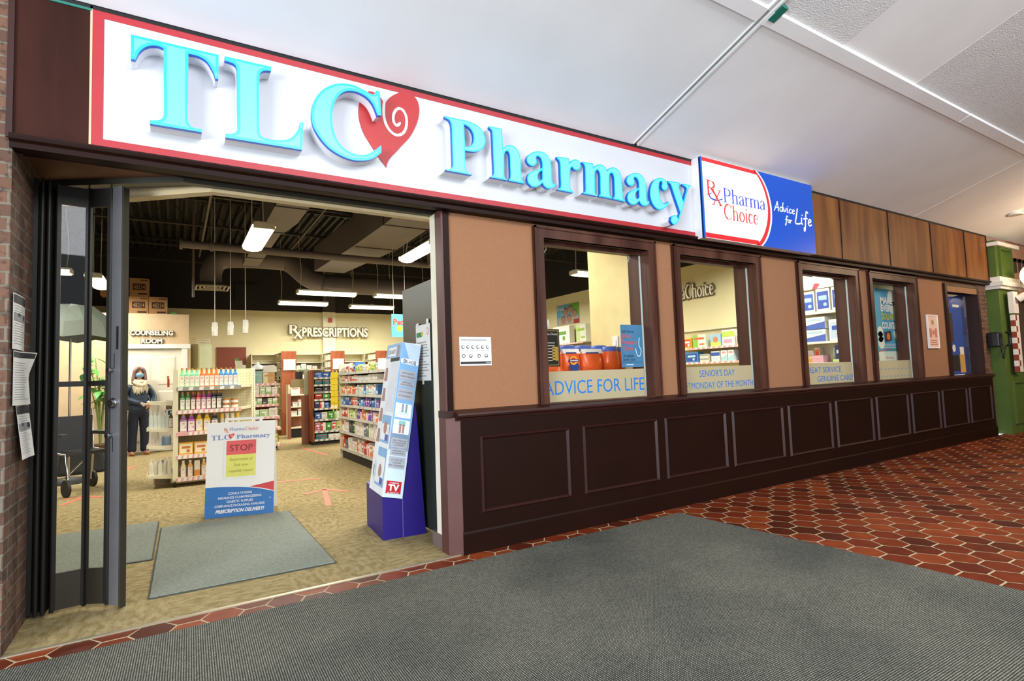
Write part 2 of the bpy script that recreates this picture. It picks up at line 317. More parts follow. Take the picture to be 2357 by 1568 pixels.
def carpet_mat():
    m = bpy.data.materials.new('store_carpet'); m.use_nodes = True; nt = m.node_tree; b = nt.nodes['Principled BSDF']
    tc = node(nt, 'ShaderNodeTexCoord'); outs = []
    for s_ in ((13, 30, 1), (28, 12, 1)):
        mp = node(nt, 'ShaderNodeMapping'); mp.inputs['Scale'].default_value = s_
        n = node(nt, 'ShaderNodeTexNoise'); n.inputs['Scale'].default_value = 1; n.inputs['Detail'].default_value = 2; n.inputs['Distortion'].default_value = .15
        nt.links.new(tc.outputs['Object'], mp.inputs[0]); nt.links.new(mp.outputs[0], n.inputs['Vector']); outs.append(n)
    ck = node(nt, 'ShaderNodeTexChecker'); ck.inputs['Scale'].default_value = 1.6; nt.links.new(tc.outputs['Object'], ck.inputs['Vector'])
    mx = node(nt, 'ShaderNodeMixRGB'); nt.links.new(ck.outputs['Fac'], mx.inputs[0]); nt.links.new(outs[0].outputs['Fac'], mx.inputs[1]); nt.links.new(outs[1].outputs['Fac'], mx.inputs[2])
    r = node(nt, 'ShaderNodeValToRGB'); e = r.color_ramp.elements; e[0].position = .36; e[0].color = lin('#877750'); e[1].position = .62; e[1].color = lin('#a3926a')
    nt.links.new(mx.outputs[0], r.inputs[0])
    wv = node(nt, 'ShaderNodeTexNoise'); wv.inputs['Scale'].default_value = 130; nt.links.new(tc.outputs['Object'], wv.inputs['Vector'])
    m2 = node(nt, 'ShaderNodeMixRGB', blend_type='OVERLAY'); m2.inputs[0].default_value = .5
    nt.links.new(r.outputs[0], m2.inputs[1]); nt.links.new(wv.outputs['Fac'], m2.inputs[2]); nt.links.new(m2.outputs[0], b.inputs['Base Color'])
    bp = node(nt, 'ShaderNodeBump'); bp.inputs['Strength'].default_value = .5; bp.inputs['Distance'].default_value = .004
    nt.links.new(wv.outputs['Fac'], bp.inputs['Height']); nt.links.new(bp.outputs[0], b.inputs['Normal'])
    b.inputs['Roughness'].default_value = .95; b.inputs['Specular IOR Level'].default_value = .1; return m
st(MB(carpet_mat()).box(-4.2, 9.3, 0.012, 12.4, -.06, 0).build('floor', carpet_mat()))
STRIP = M('threshold_metal', '#b9ad93', .35, .6)
st(MB().box(-.69, 1.7, -.004, .022, -.01, .006).build('trim_1', STRIP))

# walk-off carpet in the hall
def weave_mat():
    m = bpy.data.materials.new('ribbed_grey_carpet'); m.use_nodes = True; nt = m.node_tree; b = nt.nodes['Principled BSDF']
    tc = node(nt, 'ShaderNodeTexCoord'); fac = []
    for rot in (.0, PI/2):
        mp = node(nt, 'ShaderNodeMapping'); mp.inputs['Rotation'].default_value = (0, 0, rot+.02)
        wv = node(nt, 'ShaderNodeTexWave'); wv.inputs['Scale'].default_value = 32; wv.inputs['Distortion'].default_value = .8; wv.inputs['Detail'].default_value = 1
        nt.links.new(tc.outputs['Object'], mp.inputs[0]); nt.links.new(mp.outputs[0], wv.inputs['Vector']); fac.append(wv)
    mu = node(nt, 'ShaderNodeMath', operation='MULTIPLY'); nt.links.new(fac[0].outputs['Fac'], mu.inputs[0]); nt.links.new(fac[1].outputs['Fac'], mu.inputs[1])
    n = node(nt, 'ShaderNodeTexNoise'); n.inputs['Scale'].default_value = 70; n.inputs['Detail'].default_value = 4; nt.links.new(tc.outputs['Object'], n.inputs['Vector'])
    a = node(nt, 'ShaderNodeMath', operation='MULTIPLY'); nt.links.new(mu.outputs[0], a.inputs[0]); nt.links.new(n.outputs['Fac'], a.inputs[1])
    r = node(nt, 'ShaderNodeValToRGB'); e = r.color_ramp.elements; e[0].position = .02; e[0].color = lin('#34342f'); e[1].position = .5; e[1].color = lin('#b4b3a6')
    nt.links.new(a.outputs[0], r.inputs[0])
    n2 = node(nt, 'ShaderNodeTexNoise'); n2.inputs['Scale'].default_value = .9; n2.inputs['Detail'].default_value = 3; nt.links.new(tc.outputs['Object'], n2.inputs['Vector'])
    r2 = node(nt, 'ShaderNodeValToRGB'); r2.color_ramp.elements[0].position = .35; r2.color_ramp.elements[0].color = (.5, .52, .55, 1); r2.color_ramp.elements[1].position = .6; r2.color_ramp.elements[1].color = (1, .99, .95, 1)
    nt.links.new(n2.outputs['Fac'], r2.inputs[0])
    m2 = node(nt, 'ShaderNodeMixRGB', blend_type='MULTIPLY'); m2.inputs[0].default_value = .8
    nt.links.new(r.outputs[0], m2.inputs[1]); nt.links.new(r2.outputs[0], m2.inputs[2]); nt.links.new(m2.outputs[0], b.inputs['Base Color'])
    bp = node(nt, 'ShaderNodeBump'); bp.inputs['Strength'].default_value = .6; bp.inputs['Distance'].default_value = .004
    nt.links.new(a.outputs[0], bp.inputs['Height']); nt.links.new(bp.outputs[0], b.inputs['Normal'])
    b.inputs['Roughness'].default_value = .95; b.inputs['Specular IOR Level'].default_value = .1; return m
mb = MB(); mb.prism([(-5, -.075), (.3, -.178), (1.43, -.168), (3.7, -.165), (3.82, -2.39), (4.15, -9), (-5, -9)], XY, .001, .009)
tag(mb.build('carpet_runner', weave_mat()), 'large dark grey ribbed walk-off carpet covering the hall tiles before the shop', 'carpet')

# brick pier on the left and brick end on the right
st(MB(BRICK).box(-3.5, -.69, 0.0, .8, 0, 3.35).build('wall_left', BRICK))
st(MB(BRICK).box(11.12, 11.495, .05, .3, 0, 2.5).build('wall_right', BRICK))

# sloping hall ceiling
CEIL = M('painted_ceiling', '#eeeef0', .8, noise=(2, .03))
CEILT = M('stippled_ceiling', '#dfdfe1', .85, noise=(3, .04), bump=(90, .9))
DARK = M('dark_gap', '#191a1b', .8)
WHITE = M('white_paint', '#e4e4e2', .55)
GREEN_P = M('teal_paint', '#1c6a5c', .6)
def slope(y): return 3.285-.325*y
def cpanel(x0, x1, y0, y1, mat, dz=0, name='ceiling', t=.03):
    b_ = [(x0, y0, slope(y0)+dz), (x1, y0, slope(y0)+dz), (x1, y1, slope(y1)+dz), (x0, y1, slope(y1)+dz)]
    return st(MB().hexa([(x, y, z) for x, y, z in b_][::-1], [(x, y, z+t) for x, y, z in b_][::-1]).build(name, mat))
cpanel(-6, 3.515, -.01, -1.30, CEIL); cpanel(3.585, 8.945, -.01, -1.30, CEIL); cpanel(8.957, 17, -.01, -1.30, CEIL)
cpanel(-6, 4.49, -1.36, -7.0, CEILT, .012); cpanel(4.49, 5.71, -1.36, -7.0, CEIL, .014); cpanel(5.71, 17, -1.36, -7.0, CEILT, .012)
cpanel(-6, 17, -.01, -7.0, DARK, .06, 'ceiling', .02)
cpanel(-6, 3.515, -1.285, -1.385, CEIL, -.014, 'trim_2'); cpanel(3.585, 6.88, -1.285, -1.385, CEIL, -.014, 'trim_3'); cpanel(6.9, 17, -1.285, -1.385, CEIL, -.014, 'trim_4')
cpanel(3.566, 3.585, -.02, -1.9, WHITE, -.012, 'trim_5', .05); cpanel(3.515, 3.527, -.02, -1.9, CEIL, -.008, 'trim_6', .05)
cpanel(8.945, 8.957, -.02, -1.30, WHITE, -.004, 'trim_7', .02)
tag(MB().hexa([(3.59, -1.33, slope(-1.33)-.02), (3.66, -1.33, slope(-1.33)-.02), (3.66, -1.44, slope(-1.44)-.02), (3.59, -1.44, slope(-1.44)-.02)],
    [(3.59, -1.33, slope(-1.33)), (3.66, -1.33, slope(-1.33)), (3.66, -1.44, slope(-1.44)), (3.59, -1.44, slope(-1.44))]).build('ceiling_clip', GREEN_P),
    'small green clip at the ceiling rail joint', 'clip')

# unseen far side of the hall, added to block sky light from the right
st(MB().box(6.5, 17.2, -7.4, -7.0, 0, 5.7).build('wall_block_opposite', M('hall_wall_paint', '#8a7a6a', .8)))
st(MB().box(17.0, 17.2, -7.0, .3, 0, 5.7).build('wall_block_end', M('hall_wall_paint')))
st(MB().box(-.69, -.385, -.006, .04, 3.255, 3.268).build('trim_16', GREEN_P))

# fascia above the shop
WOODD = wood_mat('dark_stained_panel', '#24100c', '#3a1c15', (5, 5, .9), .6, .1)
WOODF = wood_mat('brown_fascia_panel', '#573520', '#875a33', (4, 4, .7), .5, .12)
MAROON = M('maroon_gloss_paint', '#1c0a05', .5, noise=(3, .1), spec=.12)
MAROON2 = M('maroon_trim', '#2f1612', .42, noise=(5, .1), spec=.3)
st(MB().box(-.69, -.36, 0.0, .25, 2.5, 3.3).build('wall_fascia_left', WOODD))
st(MB().box(-.715, -.69, -.012, .2, 2.5, 3.32).build('trim_8', MAROON2))
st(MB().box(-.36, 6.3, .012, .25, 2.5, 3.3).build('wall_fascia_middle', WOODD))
fr = MB().box(6.3, 11.54, 0.0, .25, 2.5, 3.3).build('wall_fascia_right', WOODF); st(fr)
for x in (6.99, 8.2, 9.46, 10.64, 11.52):
    MB().box(x-.011, x+.011, -.012, 0.0, 2.51, 3.29).build('batten', MAROON2, fr)
st(MB().box(-.7, 11.54, -.004, .05, 3.268, 3.3).build('trim_9', DARK))
# moulded lip under the fascia and the soffit board behind it
mb = MB(); mb.prism([(-.035, 2.505), (-.03, 2.49), (-.012, 2.478), (-.012, 2.45), (.07, 2.45), (.07, 2.515), (-.035, 2.515)], YZ, -.7, 11.54)
st(mb.build('trim_10', MAROON))
SOFF = M('brown_soffit', '#6e4631', .6)
mb = MB(SOFF); mb.prism([(-.69, .07), (1.69, .07), (1.74, .25), (.04, .25), (-.25, .42), (-.48, .56), (-.69, .70)], XY, 2.508, 2.56)
st(mb.build('ceiling_soffit', SOFF))
# sliding track of the closing screen and the cream bulkhead behind it
TRACK = M('bronze_track', '#4b4a42', .4, .5)
mb = MB(); mb.prism([(1.74, .25), (.04, .25), (-.25, .42), (-.48, .56), (-.69, .70), (-.69, .76), (-.46, .61), (-.23, .47), (.06, .30), (1.74, .30)], XY, 2.472, 2.515)
st(mb.build('trim_11', TRACK))
CREAM = M('cream_wall_paint', '#d8c49b', .7)
mb = MB(); mb.prism([(1.74, .303), (.19, .303), (-.27, .66), (-.75, 1.0), (-4.2, 1.1), (-4.2, 1.2), (-.72, 1.08), (-.22, .72), (.21, .37), (1.74, .37)], XY, 2.452, 4.6)
st(mb.build('wall_bulkhead', CREAM))
st(MB().box(-4.2, -.69, .8, 1.2, 0, 2.6).build('wall_left_return', CREAM))

# shopfront wall with five openings
TAN = M('tan_stucco', '#8f6446', .85, noise=(120, .07), bump=(160, .35))
OPEN = [(2.53, 3.70), (4.12, 5.29), (6.16, 7.33), (7.75, 8.92), (9.98, 11.10)]
mb = MB()
xs = [1.69]+[v for o in OPEN for v in (o[0]-.021, o[1]+.021)]+[11.14]
for a, b in zip(xs[0::2], xs[1::2]): mb.box(a, b, .07, .27, 1.0, 2.362)
mb.box(1.69, 11.14, .07, .27, 2.362, 2.5); mb.box(1.69, 11.14, .07, .27, .5, .979)
mb.box(1.69, 9.3, .27, .42, 2.45, 4.6)
st(mb.build('wall_front', TAN))
# end of the wall beside the entrance
MAUVE = M('mauve_jamb_paint', '#553430', .5, noise=(4, .08))
st(MB().box(1.64, 1.69, .06, .17, 0, 2.46).build('trim_12', MAUVE))
st(MB().box(1.655, 1.70, .055, .07, .96, 2.46).build('trim_13', MAROON))
wj = MB().box(1.655, 1.70, .17, .30, .1, 2.47).build('trim_14', M('white_jamb_paint', '#e6e0cf', .6)); st(wj)
GREYB = M('grey_vinyl_base', '#6d5f5c', .6)
st(MB().box(1.65, 1.70, .165, .38, 0, .1).build('baseboard_1', GREYB))
st(MB().box(1.70, 1.74, .38, .402, 0, 2.5).build('trim_15', DARK))

# wainscot under the windows
mb = MB(MAROON)
mb.m(MAROON).box(1.72, 11.3, 0.0, .27, 0, .95)
mb.prism([(1.64, 0), (1.72, 0), (1.72, .07), (1.64, .17)], lambda u, v, w: (u, v, w), 0, .93) if False else None
wn = mb.build('wall_wainscot'); st(wn)
mb = MB(); mb.hexa([(1.634, .054, 0), (1.722, -.001, 0), (1.722, .1, 0), (1.634, .172, 0)], [(1.634, .054, .952), (1.722, -.001, .952), (1.722, .1, .952), (1.634, .172, .952)])
mb.build('end_post', MAUVE, wn)
mb = MB(); mb.prism([(-.03, .955), (-.034, .968), (-.03, .98), (.07, 1.005), (.07, .93), (-.005, .93), (-.012, .945)], YZ, 1.69, 11.33)
mb.box(1.63, 1.72, .03, .17, .95, 1.0)
mb.build('cap_rail', MAROON2, wn)
mb = MB(); mb.prism([(-.014, 0), (-.014, .14), (-.006, .155), (.0, .155), (.0, 0)], YZ, 1.72, 11.3)
mb.build('base_rail', MAROON, wn)
for i in range(10):
    x0 = 1.875+.9405*i; x1 = x0+.84 if i else 2.675; z0, z1 = .262, .808; t = .026; mb = MB()
    def fr_(x0, x1, z0, z1, y0, y1): 
        o = [(x0, y0, z0), (x1, y0, z0), (x1, y0, z1), (x0, y0, z1)]; i_ = [(x0+t, y1, z0+t), (x1-t, y1, z0+t), (x1-t, y1, z1-t), (x0+t, y1, z1-t)]
        m_ = [(x0+t*.45, -.02, z0+t*.45), (x1-t*.45, -.02, z0+t*.45), (x1-t*.45, -.02, z1-t*.45), (x0+t*.45, -.02, z1-t*.45)]
        mb.add(o+m_+i_, [(k, (k+1) % 4, 4+(k+1) % 4, 4+k) for k in range(4)]+[(4+k, 4+(k+1) % 4, 8+(k+1) % 4, 8+k) for k in range(4)])
    fr_(x0, x1, z0, z1, 0.001, 0.001)
    mb.build('panel_moulding', MAROON2, wn)

# ---------------------------------------------------------------- shop interior shell
YEL = M('yellow_wall_paint', '#e4daae', .75, noise=(2, .03))
BLK = M('dark_upper_paint', '#211c1d', .8)
st(MB().box(-4.2, 9.3, 12.2, 12.4, 0, 3.17).build('wall_back', YEL)); st(MB().box(-4.2, 9.3, 12.2, 12.4, 3.17, 4.75).build('wall_back', BLK))
st(MB().box(3.49, 3.83, 12.08, 12.2, 0, 3.17).build('column_1', M('pale_yellow_paint', '#ece4c4', .75)))
st(MB().box(3.49, 3.83, 12.08, 12.2, 3.17, 4.7).build('column_2', M('dark_column_paint', '#3a302d', .8)))
st(MB().box(9.1, 9.3, .27, 12.2, 0, 3.38).build('wall_side', YEL)); st(MB().box(9.1, 9.3, .27, 12.2, 3.38, 4.75).build('wall_side', BLK))
st(MB().box(-4.2, -4.0, 1.2, 12.2, 0, 4.75).build('wall_far_left', BLK))
def deck():
    mb = MB(); n = 0; x = -4.2; w_ = .1
    vs = []
    while x < 9.3:
        vs += [(x, 4.62), (x+.05, 4.62), (x+.075, 4.70), (x+.125, 4.70)]; x += .15
    mb.add([(u, .3, v) for u, v in vs]+[(u, 12.3, v) for u, v in vs], [(i, i+1, len(vs)+i+1, len(vs)+i) for i in range(len(vs)-1)])
    return mb
DECK = M('dark_steel_deck', '#322e2c', .6, .2)
d_ = deck(); d_.box(-4.2, 9.3, .3, 12.4, 4.72, 4.8); st(d_.build('ceiling', DECK))
# counselling room
PEACH = M('peach_wall_paint', '#cbb08c', .7)
st(MB().box(-4.0, -.80, 9.2, 9.32, 0, 2.68).box(.12, .235, 9.2, 9.32, 0, 2.68).box(-.80, .12, 9.2, 9.32, 2.0, 2.68).box(.12, .235, 9.32, 12.2, 0, 2.68).box(-4.0, .119, 9.321, 12.2, 2.62, 2.678).build('wall_counselling', PEACH))
TRIMW = M('white_trim_gloss', '#e6e3dc', .4)
dr = E('door_1', (-.34, 9.2, 0)); st(dr)
WD = M('white_door_paint', '#e4ddcb', .45)
mb = MB(WD); mb.m(WD).box(-.45, .45, .03, .075, .01, 1.99)
for x0, x1 in ((-.36, -.05), (.05, .36)):
    for z0, z1 in ((1.28, 1.85), (.62, 1.18), (.2, .5)):
        t = .03; o = [(x0, .0299, z0), (x1, .0299, z0), (x1, .0299, z1), (x0, .0299, z1)]; q = [(x0+t, .018, z0+t), (x1-t, .018, z0+t), (x1-t, .018, z1-t), (x0+t, .018, z1-t)]
        mb.add(o+q, [(k, (k+1) % 4, 4+(k+1) % 4, 4+k) for k in range(4)]+[(4, 5, 6, 7)])
mb.build('door_leaf', None, dr)
MB().box(-.55, -.45, -.02, .06, 0, 2.0).box(.45, .55, -.02, .06, 0, 2.0).build('side_casing', TRIMW, dr)
MB().box(-.6, .6, -.03, .06, 2.0, 2.085).build('head_casing', TRIMW, dr)
st(MB().box(-4.0, -.9, 9.185, 9.2, 0, .09).build('baseboard_2', M('tan_base', '#a88a63', .6)))
# ================================================================ the illuminated shop sign
def gly(k, dx=0.0, dz=0.0, n=4):
    out = []
    for i_, s_ in enumerate(GLY[k]):
        pts = [tuple(float(q)/1000 for q in a.split(',')) for a in s_.split()]
        ar = sum(p[0]*q[1]-q[0]*p[1] for p, q in zip(pts, pts[1:]+pts[:1]))
        if (ar > 0) != (i_ == 0): pts = pts[::-1]          # outlines one way round, holes the other
        out.append([(x+dx, z+dz) for x, z in smooth_poly(pts, n)])
    return out
def inset(l, d):      # the same outline moved inwards by d
    k = len(l); out = []
    for i in range(k):
        p, q, r = Vector(l[i-1]), Vector(l[i]), Vector(l[(i+1) % k]); a = q-p; b = r-q
        if a.length < 1e-6 or b.length < 1e-6: continue
        a.normalize(); b.normalize(); n1 = Vector((-a.y, a.x)); n2 = Vector((-b.y, b.x)); m = n1+n2
        m = m/max(.35, m.dot(n1)) if m.length > 1e-4 else n1
        if m.length > 2.2: m = m.normalized()*2.2
        out.append(tuple(q+m*d))
    return out
SIGNW = M('white_sign_panel', '#bec1c7', .4, noise=(2, .02))
SIGNR = M('red_sign_border', '#a3222c', .45)
SIGNH = M('red_heart_vinyl', '#a81f22', .45)
SIGNG = M('grey_swirl_vinyl', '#c9cbcd', .4)
CYAN = M('lit_cyan_dim_edge', '#1e9be6', .3, emit=.8, emitc='#0a98f5', noise=None)
CYAN2 = M('lit_cyan_bright_core', '#49c4f4', .3, emit=1.0, emitc='#66e6ff', noise=None)  # two flat tones imitate the glow fading towards the letter edges
RIMB = M('blue_acrylic_edge', '#1d56b4', .3, emit=.25, emitc='#1464d8', noise=None)
RETW = M('white_letter_return', '#e6e7ea', .4)
sg = E('shop_sign', (0, 0, 0), 0, 'long white shop sign with red border and lit blue letters above the entrance', 'sign')
mb = MB(SIGNW); mb.m(SIGNW).box(-.33, 4.31, 0, .03, 2.565, 3.23)
mb.box(1.83, 1.833, -.0006, 0, 2.565, 3.23)
mb.build('panel', None, sg)
mb = MB(); mb.box(-.38, 4.31, -.002, .03, 3.23, 3.28).box(-.38, 4.31, -.002, .03, 2.515, 2.565).box(-.38, -.33, -.002, .03, 2.565, 3.23)
mb.build('border', SIGNR, sg)
MB().box(-.39, -.38, -.004, .03, 2.51, 3.285).build('edge_strip', M('pale_edge', '#c8a98a', .6), sg)
mb = MB(); mb.prism(gly('heart', n=5)[0], XZ, -.006, 0); ht = mb.build('heart', SIGNH, sg)
sw = catmull([tuple(float(q)/1000 for q in a.split(',')) for a in GLY['swirl'][0].split()], 6)
MB().ribbon(sw, [.019]*(len(sw)-6)+[.019-.0022*i for i in range(6)], (0, -.0075, 0)).build('swirl', SIGNG, ht)
for k, dx in (('T', 0), ('L', 0), ('C', 0), ('P', 0), ('h', 0), ('a', 0), ('r', 0), ('m', 0), ('a', 1.033), ('c', 0), ('y', 0)):
    g = gly(k, dx)
    vs, fs = outline_mesh(g, .028); mb = MB()
    V = [(x, -.096+z, y) for x, y, z in vs]
    front = [f for f in fs if all(vs[i][2] < -.0139 for i in f)]; rest = [f for f in fs if not all(vs[i][2] < -.0139 for i in f)]
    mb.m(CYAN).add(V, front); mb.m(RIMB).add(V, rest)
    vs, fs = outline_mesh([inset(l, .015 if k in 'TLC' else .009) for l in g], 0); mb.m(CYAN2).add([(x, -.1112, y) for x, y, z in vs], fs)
    lo = mb.build('letter', None, sg); lo['label'] = 'glowing blue letter %s' % k
    vs, fs = outline_mesh(g, .08); mb = MB(); mb.add([(x, -.0405+z, y) for x, y, z in vs], fs)
    mb.build('letter_return', RETW, lo)

# lettering in a light serif, drawn as pen strokes
def arc(cx, cy, rx, ry, a0, a1, n=12): return [(cx+rx*math.cos(math.radians(a0+(a1-a0)*i/n)), cy+ry*math.sin(math.radians(a0+(a1-a0)*i/n))) for i in range(n+1)]
def S(*p): return list(p)
tk, tn = .095, .04
SER = {
 'P': (.66, [(S((.12, 0), (.12, 1)), tk), ([(.12, .98)]+arc(.3, .72, .26, .25, 80, -80)+[(.12, .47)], [tn]*3+[tk]*9+[tn]*3), (S((0, .015), (.26, .015)), tn), (S((0, .985), (.14, .985)), tn)]),
 'R': (.8, [(S((.12, 0), (.12, 1)), tk), ([(.12, .98)]+arc(.3, .74, .25, .23, 80, -80)+[(.12, .51)], [tn]*3+[tk]*9+[tn]*3), (S((.3, .5), (.68, 0)), tk), (S((0, .015), (.26, .015)), tn), (S((0, .985), (.14, .985)), tn)]),
 'h': (.6, [(S((.12, 0), (.12, 1)), tk), (S((.12, .45), (.2, .6), (.32, .65), (.42, .58), (.45, .42), (.45, 0)), [tn, tn, tn, tk*.8, tk, tk]), (S((.02, .015), (.22, .015)), tn), (S((.36, .015), (.56, .015)), tn), (S((.02, .97), (.13, .99)), tn)]),
 'a': (.52, [(S((.08, .5), (.14, .62), (.26, .65), (.36, .58), (.38, .42), (.38, .1), (.42, .02), (.5, .06)), [tk*.8, tn, tn, tk*.8, tk, tk, tn, tn]), (S((.38, .38), (.2, .33), (.09, .2), (.1, .06), (.2, .0), (.31, .06), (.38, .18)), [tn, tn, tk, tk, tn, tn, tn])]),
 'r': (.42, [(S((.12, 0), (.12, .64)), tk), (S((.12, .42), (.2, .58), (.3, .64), (.38, .6)), [tn, tn, tn, tk*.9]), (S((.02, .015), (.24, .015)), tn), (S((.02, .62), (.13, .64)), tn)]),
 'm': (.92, [(S((.12, 0), (.12, .64)), tk), (S((.12, .45), (.2, .6), (.32, .65), (.42, .58), (.45, .42), (.45, 0)), [tn, tn, tn, tk*.8, tk, tk]), (S((.45, .45), (.53, .6), (.65, .65), (.75, .58), (.78, .42), (.78, 0)), [tn, tn, tn, tk*.8, tk, tk]), (S((.02, .015), (.22, .015)), tn), (S((.36, .015), (.55, .015)), tn), (S((.69, .015), (.89, .015)), tn), (S((.02, .62), (.13, .64)), tn)]),
 'C': (.78, [([(.66, .76)]+arc(.42, .5, .36, .49, 48, 312, 22)+[(.7, .22)], [tn]*5+[tk]*14+[tn]*6), (S((.67, .98), (.67, .74)), tn)]),
 'c': (.5, [([(.42, .5)]+arc(.28, .325, .2, .32, 60, 300, 16)+[(.46, .14)], [tk*.8, tn, tn, tn]+[tk]*10+[tn]*5)]),
 'o': (.6, [(arc(.29, .325, .215, .315, 90, 450, 24), [tn+(tk-tn)*abs(math.sin(2*PI*i/24)) for i in range(25)])]),
 'i': (.28, [(S((.13, 0), (.13, .64)), tk), (S((.03, .015), (.24, .015)), tn), (S((.03, .62), (.13, .64)), tn), (S((.13, .82), (.13, .92)), .1)]),
 'e': (.52, [(S((.09, .36), (.44, .36)), tn), ([(.44, .36)]+arc(.27, .325, .19, .315, 20, 320, 18), [tn]*5+[tk]*10+[tn]*5)]),
 'x': (.7, [(S((.06, .98), (.6, 0)), tk), (S((.58, .98), (.08, 0)), tn*1.3), (S((0, .985), (.2, .985)), tn), (S((.46, .985), (.68, .985)), tn), (S((-.02, .015), (.2, .015)), tn), (S((.48, .015), (.72, .015)), tn)]),
}
def serif(mb, s_, o, h, w, u=(1, 0, 0), v=(0, 0, 1), fat=1.0):
    adv = sum(SER[c][0] for c in s_); sx = w/(adv*h); x = 0; O = V3(o); U = V3(u).normalized()
    for c in s_:
        for pts, ws in SER[c][1]:
            ws = [a*fat for a in ws] if isinstance(ws, list) else ws*fat
            p = catmull(pts, 3) if len(pts) > 3 else pts
            if isinstance(ws, list) and len(p) != len(ws): ws = [ws[min(len(ws)-1, int(i*len(ws)/len(p)))] for i in range(len(p))]
            mb.ribbon(p, ws, O+U*(x*h*sx), u, v, h, sx)
        x += SER[c][0]
def rx(mb, o, h, w, u=(1, 0, 0), v=(0, 0, 1), fat=1.0):
    O, U, Vv = V3(o), V3(u).normalized(), V3(v).normalized()
    serif(mb, 'R', O+Vv*(.36*h), h*.64, w*.72, u, v, fat); serif(mb, 'x', O+U*(.3*w)+Vv*0, h*.66, w*.66, u, v, fat)

# ---------------------------------------------------------------- the smaller light box sign
LBW = M('lit_white_acrylic', '#c8c8c8', .3, emit=.5, emitc='#ffffff', noise=None)
LBB = M('lit_blue_acrylic', '#0f3f9c', .3, emit=.34, emitc='#1f63e0', noise=None)
LBR = M('lit_red_print', '#b8242c', .3, emit=.3, emitc='#f03c3c', noise=None)
LBS = M('lit_red_lettering', '#b3261c', .3, emit=.32, emitc='#ff3c26', noise=None)
LBP = M('lit_blue_lettering', '#2c44a8', .3, emit=.26, emitc='#3c5cff', noise=None)
lb = E('lightbox_sign', (0, 0, 0), 0, 'lit red, white and blue box sign at the right end of the long sign', 'sign')
X0, X1, Z0, Z1, YF = 4.31, 6.2, 2.49, 3.285, -.115
MB().box(X0, X1, YF+.008, 0.0, Z0, Z1).build('cabinet', RETW, lb)
mb = MB(); mb.box(X0, X0+.012, YF-.002, YF+.03, Z0, Z1); mb.build('blue_edge', M('blue_edge_trim', '#1d63b8', .4, emit=.2, emitc='#1d73d8'), lb)
A = [(5.19, Z1), (5.285, 3.21), (5.36, 3.10), (5.40, 2.98), (5.41, 2.88), (5.395, 2.76), (5.345, 2.64), (5.28, 2.55), (5.21, Z0)]
A = catmull(A, 4)
mb = MB()
mb.m(LBB).add([(x, YF, z) for x, z in A]+[(X1, YF, z) for _, z in A], [(i, len(A)+i, len(A)+i+1, i+1) for i in range(len(A)-1)])
mb.m(LBW).add([(x, YF, z) for x, z in A]+[(X0, YF, z) for _, z in A], [(len(A)+i, i, i+1, len(A)+i+1) for i in range(len(A)-1)])
mb.build('face', None, lb)
mb = MB(); mb.m(LBR).plate((0, YF-.001, 0), (1, 0, 0), (0, 0, 1), X0+.012, 5.17, Z1-.042, Z1-.003); mb.plate((0, YF-.001, 0), (1, 0, 0), (0, 0, 1), X0+.012, 5.15, Z0+.003, Z0+.05)
n = len(A); off = [.03+.055*max(0, (i/n-.45))*1.2 for i in range(n)]
mb.add([(x-.03, YF-.001, z) for x, z in A]+[(x-.04-o, YF-.001, z) for (x, z), o in zip(A, off)], [(n+i, i, i+1, n+i+1) for i in range(n-1)])
mb.build('red_band', None, lb)
mb = MB()
O = (0, YF-.002, 0)
mb.m(LBP); serif(mb, 'Pharma', (4.618, YF-.002, 2.877), .142, .675)
mb.m(LBS); serif(mb, 'Choice', (4.612, YF-.002, 2.706), .152, .545)
rx(mb, (4.365, YF-.002, 2.826), .236, .235, fat=.95)
mb.m(LBP).ribbon(catmull([(4.50, 2.945), (4.43, 2.935), (4.40, 2.915), (4.43, 2.885), (4.51, 2.876), (4.60, 2.90)], 5), [.003]*5+[.008]*5+[.014]*10+[.01]*5+[.003], (0, YF-.0035, 0))
mb.build('brand_lettering', None, lb)
HAND = {'A': (.62, [[(0, 0), (.2, .4), (.42, .98)], [(.42, .98), (.48, .5), (.5, .02)], [(.12, .34), (.54, .38)]]),
 'd': (.5, [[(.36, .42), (.2, .48), (.08, .3), (.1, .06), (.26, .04), (.4, .3)], [(.5, .98), (.4, .4), (.42, .05)]]),
 'v': (.4, [[(.02, .46), (.12, .05), (.3, .3), (.36, .48)]]), 'i': (.24, [[(.1, .46), (.06, .1), (.16, .04)], [(.16, .66), (.17, .68)]]),
 'c': (.38, [[(.34, .42), (.2, .46), (.06, .22), (.14, .02), (.32, .1)]]), 'e': (.42, [[(.08, .22), (.3, .3), (.32, .44), (.18, .46), (.06, .2), (.16, .02), (.36, .1)]]),
 'f': (.42, [[(.5, .9), (.36, 1.0), (.26, .6), (.14, -.3), (.04, -.42), (.06, -.2)], [(.06, .44), (.4, .5)]]), 'o': (.4, [arc(.2, .24, .15, .22, 90, 450, 10)]),
 'r': (.36, [[(.06, .46), (.06, .02)], [(.07, .28), (.18, .44), (.32, .46)]]), 'L': (.56, [[(.3, 1.05), (.16, .5), (.04, .04), (.3, .0), (.5, .06)]])}
def hand(mb, s_, o, h, w, u=(1, 0, 0), v=(0, 0, 1), fat=.1):
    adv = sum(HAND[c][0] for c in s_); sx = w/(adv*h); x = 0; O = V3(o); U = V3(u).normalized()
    for c in s_:
        for pts in HAND[c][1]: mb.ribbon(catmull(pts, 4) if len(pts) > 2 else pts, fat, O+U*(x*h*sx), u, v, h, sx, rnd=1)
        x += HAND[c][0]
mb = MB(LBW); mb.m(LBW)
